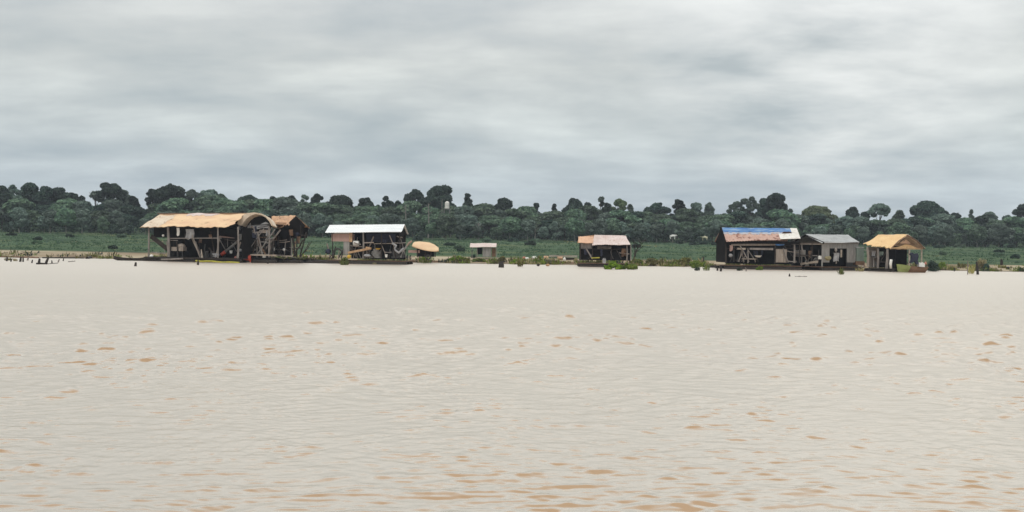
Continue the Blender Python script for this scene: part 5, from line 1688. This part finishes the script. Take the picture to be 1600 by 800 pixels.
litter(819, 405, 6, 4, 'pink_paint', 'small pink bag on the shore right of the slim olive shoot', 'bag', 1, 'bag')
litter(824, 406, 7, 4, 'white_plastic', 'white sack on the shore beside the small pink bag', 'sack', 2, 'sack')
litter(835, 404, 8, 4, 'white_plastic', 'second white sack farther from the small pink bag', 'sack', 3, 'sack')
litter(843, 405, 5, 6, 'leaf_olive', 'olive heap between the white sacks and the dark red drum', 'heap', 4, 'heap')
litter(853, 406, 7, 6, 'rust_tarp', 'dark red drum left of the long pale plank on the shore', 'drum', 5, 'drum')
litter(880, 402, 44, 3, 'pale_wood', 'long pale plank lying on the shore left of the orange and pink roofed house', 'plank', 6, 'plank')
litter(875, 406, 8, 5, 'rust_tarp', 'dark red drum in front of the long pale plank', 'drum', 7, 'drum')
litter(882, 408, 4, 6, 'white_plastic', 'narrow white can in front of the long pale plank', 'can', 8, 'can')
litter(892, 406, 16, 3, 'dark_wood', 'dark plank in front of the long pale plank', 'plank', 9, 'plank')
litter(841, 416, 5, 4, 'wet_wood', 'black lump at the waterline below the litter, left one', 'lump', 10, 'lump')
litter(856, 416, 7, 4, 'tan_wood', 'orange brown lump at the waterline below the litter, right one', 'lump', 11, 'lump')
litter(1345, 420, 9, 7, 'pale_wood', 'pale lump of wood in the water below the grey green tank', 'lump', 12, 'lump')

# leaning dead tree right of G
p = base_pt(988, 409)
k = p.y / FPX
rnd = random.Random(5)
dt = bpy.data.objects.new('dead_tree', None)
COL.objects.link(dt)
dt.location = p
tag(dt, 'leaning dead tree with bare dark branches right of the orange and pink roofed house', 'dead tree')
tip = Vector((16 * k, 0, 37 * k))
link('trunk', MB().tube([(0, 0, -0.3), tip * 0.5 + Vector((-0.15, 0, 0)), tip], [0.14, 0.10, 0.03], 7).mesh('trunk'), M['dark_wood'], dt)
for i, (a, dx, dz) in enumerate(((0.30, -3, 20), (0.45, 11, 10), (0.55, -8, 13), (0.62, 10, 12), (0.75, -5, 9), (0.2, -2, 28), (0.85, 8, 3))):
    s = tip * a
    q = s + Vector((dx * k, rnd.uniform(-0.4, 0.4), dz * k))
    m2 = MB().tube([s, s.lerp(q, 0.5) + Vector((0.1, 0.05, 0.05)), q], [0.06, 0.045, 0.02], 5)
    for j in range(3):
        b0 = s.lerp(q, rnd.uniform(0.4, 0.9))
        m2.tube([b0, b0 + Vector((rnd.uniform(-0.5, 0.5), rnd.uniform(-0.3, 0.3), rnd.uniform(0.1, 0.6)))], [0.025, 0.01], 4)
    link('branch', m2.mesh('branch'), M['dark_wood'], dt)

# dark shrubs on the grass bank
SHRUB = [(60, 375, 'dark shrub on the grass at the far left'), (108, 371, 'dark shrub at the upper edge of the grass below the tall ragged crown'), (178, 389, 'dark low shrub on the grass left of the tan roofed raft'), (720, 393, 'dark shrub on the grass left of the tiny pink roofed hut'),
         (828, 383, 'dark lone shrub at the forest edge right of the tiny pink roofed hut'), (1031, 371, 'blackish shrub beside the white cow'), (1062, 381, 'dark shrub on the grass below the white cow'), (1084, 383, 'low dark shrub on the grass between the two cows'),
         (1101, 382, 'dark shrub on the grass just below the cream cow'), (1118, 383, 'dark shrub touching the left edge of the blue and rusty roof'), (1093, 369, 'dark round bush at the forest edge behind the cream cow'), (1586, 404, 'dark shrub on the grass near the right edge')]
for i in range(34):
    px = random.Random(4000 + i).uniform(-20, 1620)
    base = 366 + 20 * px / 1600
    py = base + random.Random(5000 + i).choice([1, 2, 3, 5, 9, 14])
    SHRUB.append((px, py, 'low green bush scattered on the grass between river and forest'))
for i, (px, py, lab) in enumerate(SHRUB):
    p = base_pt(px, py)
    k = p.y / FPX
    rnd = random.Random(900 + i)
    me = plant_mesh('leaf', rnd.uniform(10, 17) * k, rnd.uniform(5, 8) * k, 900 + i, 4.0)
    o = link('shrub', me, M['leaf_dark' if i < 12 or i % 3 == 0 else 'leaf_mid'])
    o.location = p
    tag(o, lab, 'shrub', 'dark shrubs on the grassy bank' if i < 12 else 'low green bushes scattered on the grass')


for px, y0, y1, rr, lab in ((669, 318, 345, 0.22, 'tall pale bare trunk below the giant dark crown, left of the water tower'), (633, 320, 348, 0.18, 'tall pale bare trunk under the arched left arm of the giant crown'),
                            (747, 348, 372, 0.20, 'short pale trunk rising behind the left end of the tiny pink roofed hut'), (835, 352, 374, 0.22, 'pale trunk at the forest edge right of the lone dark shrub')):
    Y = forest_y((px - 800) / FPX * 330) + (8 if y1 < 360 else -2)
    a, b = W(px, y1 + 24, Y), W(px + 0.6, y0, Y)
    a.z = ground_z(a.x, Y) - 0.3
    e = bpy.data.objects.new('bare_tree', None)
    COL.objects.link(e)
    e.location = (a.x, Y, a.z + 0.3)
    tag(e, lab, 'tree')
    off = Vector(e.location)
    A2, B2 = a - off, b - off
    link('trunk', MB().tube([A2, A2.lerp(B2, 0.5) + Vector((0.15, 0, 0)), B2], [rr, rr * 0.8, rr * 0.5], 7).mesh('trunk'), M['pale_bark'], e)
    m2 = MB()
    for j in range(5):
        s = A2.lerp(B2, 0.7 + 0.06 * j)
        q = s + Vector(((-1) ** j * (1.4 - 0.2 * j), 0.3, 0.9))
        m2.tube([s, s.lerp(q, 0.5) + Vector((0, 0, -0.08)), q], [rr * 0.4, rr * 0.3, rr * 0.12], 5)
    link('branches', m2.mesh('branches'), M['pale_bark'], e)

# two cows at the forest edge: one continuous skinned body each
def cow(px, py, m, label, flip):
    p = base_pt(px, py)
    V = [(0, 0, 1.05), (0.55, 0, 1.10), (-0.55, 0, 1.12), (-0.75, 0, 1.02), (0.85, 0, 1.2), (1.12, 0, 1.25), (1.40, 0, 1.08)]
    E = [(0, 1), (0, 2), (2, 3), (1, 4), (4, 5), (5, 6)]
    Rr = [0.36, 0.34, 0.33, 0.20, 0.19, 0.15, 0.09]
    for x, root in ((0.55, 1), (-0.60, 2)):
        for s in (-1, 1):
            b = len(V)
            bend = 0.05 if x > 0 else -0.10
            V += [(x, s * 0.17, 0.78), (x + bend, s * 0.18, 0.42), (x, s * 0.18, 0.04)]
            Rr += [0.13, 0.075, 0.065]
            E += [(root, b), (b, b + 1), (b + 1, b + 2)]
    b = len(V)
    V += [(-0.92, 0, 0.85), (-0.95, 0, 0.45)]
    Rr += [0.035, 0.03]
    E += [(3, b), (b, b + 1)]
    for s in (-1, 1):
        V.append((1.10, s * 0.20, 1.34)); Rr.append(0.045); E.append((5, len(V) - 1))
    me = bpy.data.meshes.new('cow')
    me.from_pydata(V, E, [])
    o = bpy.data.objects.new('cow', me)
    COL.objects.link(o)
    md = o.modifiers.new('skin', 'SKIN')
    for i, r in enumerate(Rr):
        me.skin_vertices[0].data[i].radius = (r, r)
        me.skin_vertices[0].data[i].use_root = (i == 0)
    o.modifiers.new('sub', 'SUBSURF').render_levels = 2
    me.materials.append(M[m])
    o.location = p
    o.rotation_euler = (0, 0, PI if flip else 0.15)
    tag(o, label, 'cow', 'cows at the forest edge')


M['cow_cream'] = mat('cow_cream', (0.66, 0.62, 0.45), (0.55, 0.50, 0.36), 2.0, 0.8)
cow(1051, 374, 'white_plastic', 'white cow standing at the forest edge beside the blackish shrub', False)
cow(1101, 376, 'cow_cream', 'cream cow standing at the forest edge left of the blue roof', True)

# ------------------------------------------------------------------ air
hz = MB().box((-1600, -70, -2.7), (1600, 2100, 46))
hm = bpy.data.materials.new('air')
nt = nodes_of(hm)
pv = nd(nt, 'ShaderNodeVolumePrincipled', {'Color': (0.80, 0.88, 1.0, 1), 'Density': 0.00022, 'Anisotropy': 0.0})
nd(nt, 'ShaderNodeOutputMaterial', {'Volume': pv.outputs[0]})
ho = link('haze', hz.mesh('haze'), hm)
tag(ho, kind='stuff')
ho['label'] = 'thin bluish air over the whole river and its far bank'
ho['category'] = 'haze'

# ------------------------------------------------------------------ sky and light
SUN_EL, SUN_AZ = 58.0, 200.0      # high, behind the camera
wd = bpy.data.worlds.new('World')
S.world = wd
wd.use_nodes = True
nt = wd.node_tree
nt.nodes.clear()
sky = nd(nt, 'ShaderNodeTexSky', sky_type='NISHITA', sun_disc=False, sun_elevation=R(SUN_EL), sun_rotation=R(SUN_AZ), air_density=1.2, dust_density=2.0)
tc = nd(nt, 'ShaderNodeTexCoord')
sp = nd(nt, 'ShaderNodeSeparateXYZ', {0: tc.outputs['Generated']})
X_, Y_, Z_ = sp.outputs
zc = math_n(nt, 'MAXIMUM', Z_, 0.0)
den = math_n(nt, 'ADD', zc, 0.17)
u = math_n(nt, 'DIVIDE', X_, den)
v = math_n(nt, 'DIVIDE', Y_, den)
cb = nd(nt, 'ShaderNodeCombineXYZ', {0: math_n(nt, 'MULTIPLY', u, 0.85), 1: v, 2: 0.0})
wp = nd(nt, 'ShaderNodeTexNoise', {'Vector': cb.outputs[0], 'Scale': 0.9, 'Detail': 2.0})
wsc = nd(nt, 'ShaderNodeVectorMath', {0: wp.outputs['Color'], 1: (0.30, 0.30, 0.0)}, operation='MULTIPLY')
wv = nd(nt, 'ShaderNodeVectorMath', {0: cb.outputs[0], 1: wsc.outputs[0]}, operation='ADD')
nA = nd(nt, 'ShaderNodeTexNoise', {'Vector': wv.outputs[0], 'Scale': 2.1, 'Detail': 8.0, 'Roughness': 0.55})
nB = nd(nt, 'ShaderNodeTexNoise', {'Vector': wv.outputs[0], 'Scale': 0.75, 'Detail': 4.0, 'Roughness': 0.5})
n = math_n(nt, 'ADD', math_n(nt, 'MULTIPLY', nA.outputs['Fac'], 0.6), math_n(nt, 'MULTIPLY', nB.outputs['Fac'], 0.4))
# colour by height above the horizon: blue grey low down, neutral grey-white higher, bright overhead
zr = math_n(nt, 'MULTIPLY', zc, 1.0)
base = ramp(nt, zr, [(0.0, (0.55, 0.62, 0.67)), (0.05, (0.53, 0.605, 0.655)), (0.10, (0.585, 0.64, 0.655)), (0.16, (0.635, 0.67, 0.665)), (0.25, (0.71, 0.735, 0.74)), (0.40, (0.80, 0.82, 0.82)), (0.6, (0.95, 0.97, 0.97)), (1.0, (1.30, 1.31, 1.30))])
br = ramp(nt, n, [(0.36, (0.76, 0.80, 0.83)), (0.49, (0.98, 0.98, 0.975)), (0.62, (1.26, 1.24, 1.205))])
cl = mixc(nt, 1.0, base, br, 'MULTIPLY')
# a thinner, brighter patch of cloud high on the right
bd = Vector((0.285, 1.0, 0.222)).normalized()
dp = nd(nt, 'ShaderNodeVectorMath', {0: tc.outputs['Generated'], 1: tuple(bd)}, operation='DOT_PRODUCT')
gl = math_n(nt, 'SUBTRACT', dp.outputs['Value'], 0.984)
gl = math_n(nt, 'MULTIPLY', gl, 62.0, clamp=True)
gl = math_n(nt, 'MULTIPLY', gl, math_n(nt, 'MULTIPLY', math_n(nt, 'SUBTRACT', nA.outputs['Fac'], 0.30), 3.0, clamp=True))
cl = mixc(nt, math_n(nt, 'MULTIPLY', gl, 0.9), cl, (1.0, 1.02, 1.0))
STR = 0.1
k10 = mixc(nt, 1.0, cl, (1 / STR, 1 / STR, 1 / STR), 'MULTIPLY')
out = mixc(nt, 0.94, sky.outputs[0], k10)
bg = nd(nt, 'ShaderNodeBackground', {'Color': out, 'Strength': STR})
nd(nt, 'ShaderNodeOutputWorld', {'Surface': bg.outputs[0]})

sl = bpy.data.lights.new('sun', 'SUN')
sl.energy = 1.1
sl.angle = R(14)
sl.color = (1.0, 0.95, 0.87)
so = bpy.data.objects.new('sun', sl)
COL.objects.link(so)
az = R(SUN_AZ)
dirv = Vector((math.sin(az) * math.cos(R(SUN_EL)), math.cos(az) * math.cos(R(SUN_EL)), math.sin(R(SUN_EL))))
so.rotation_euler = dirv.to_track_quat('Z', 'Y').to_euler()
so.location = (0, -30, 40)

S.view_settings.view_transform = 'Standard'
S.view_settings.look = 'None'
S.view_settings.exposure = 0.0
S.view_settings.gamma = 1.0
S.view_settings.use_curve_mapping = False
S.cycles.use_denoising = True
S.cycles.max_bounces = 6
S.cycles.volume_bounces = 0
S.cycles.transparent_max_bounces = 6
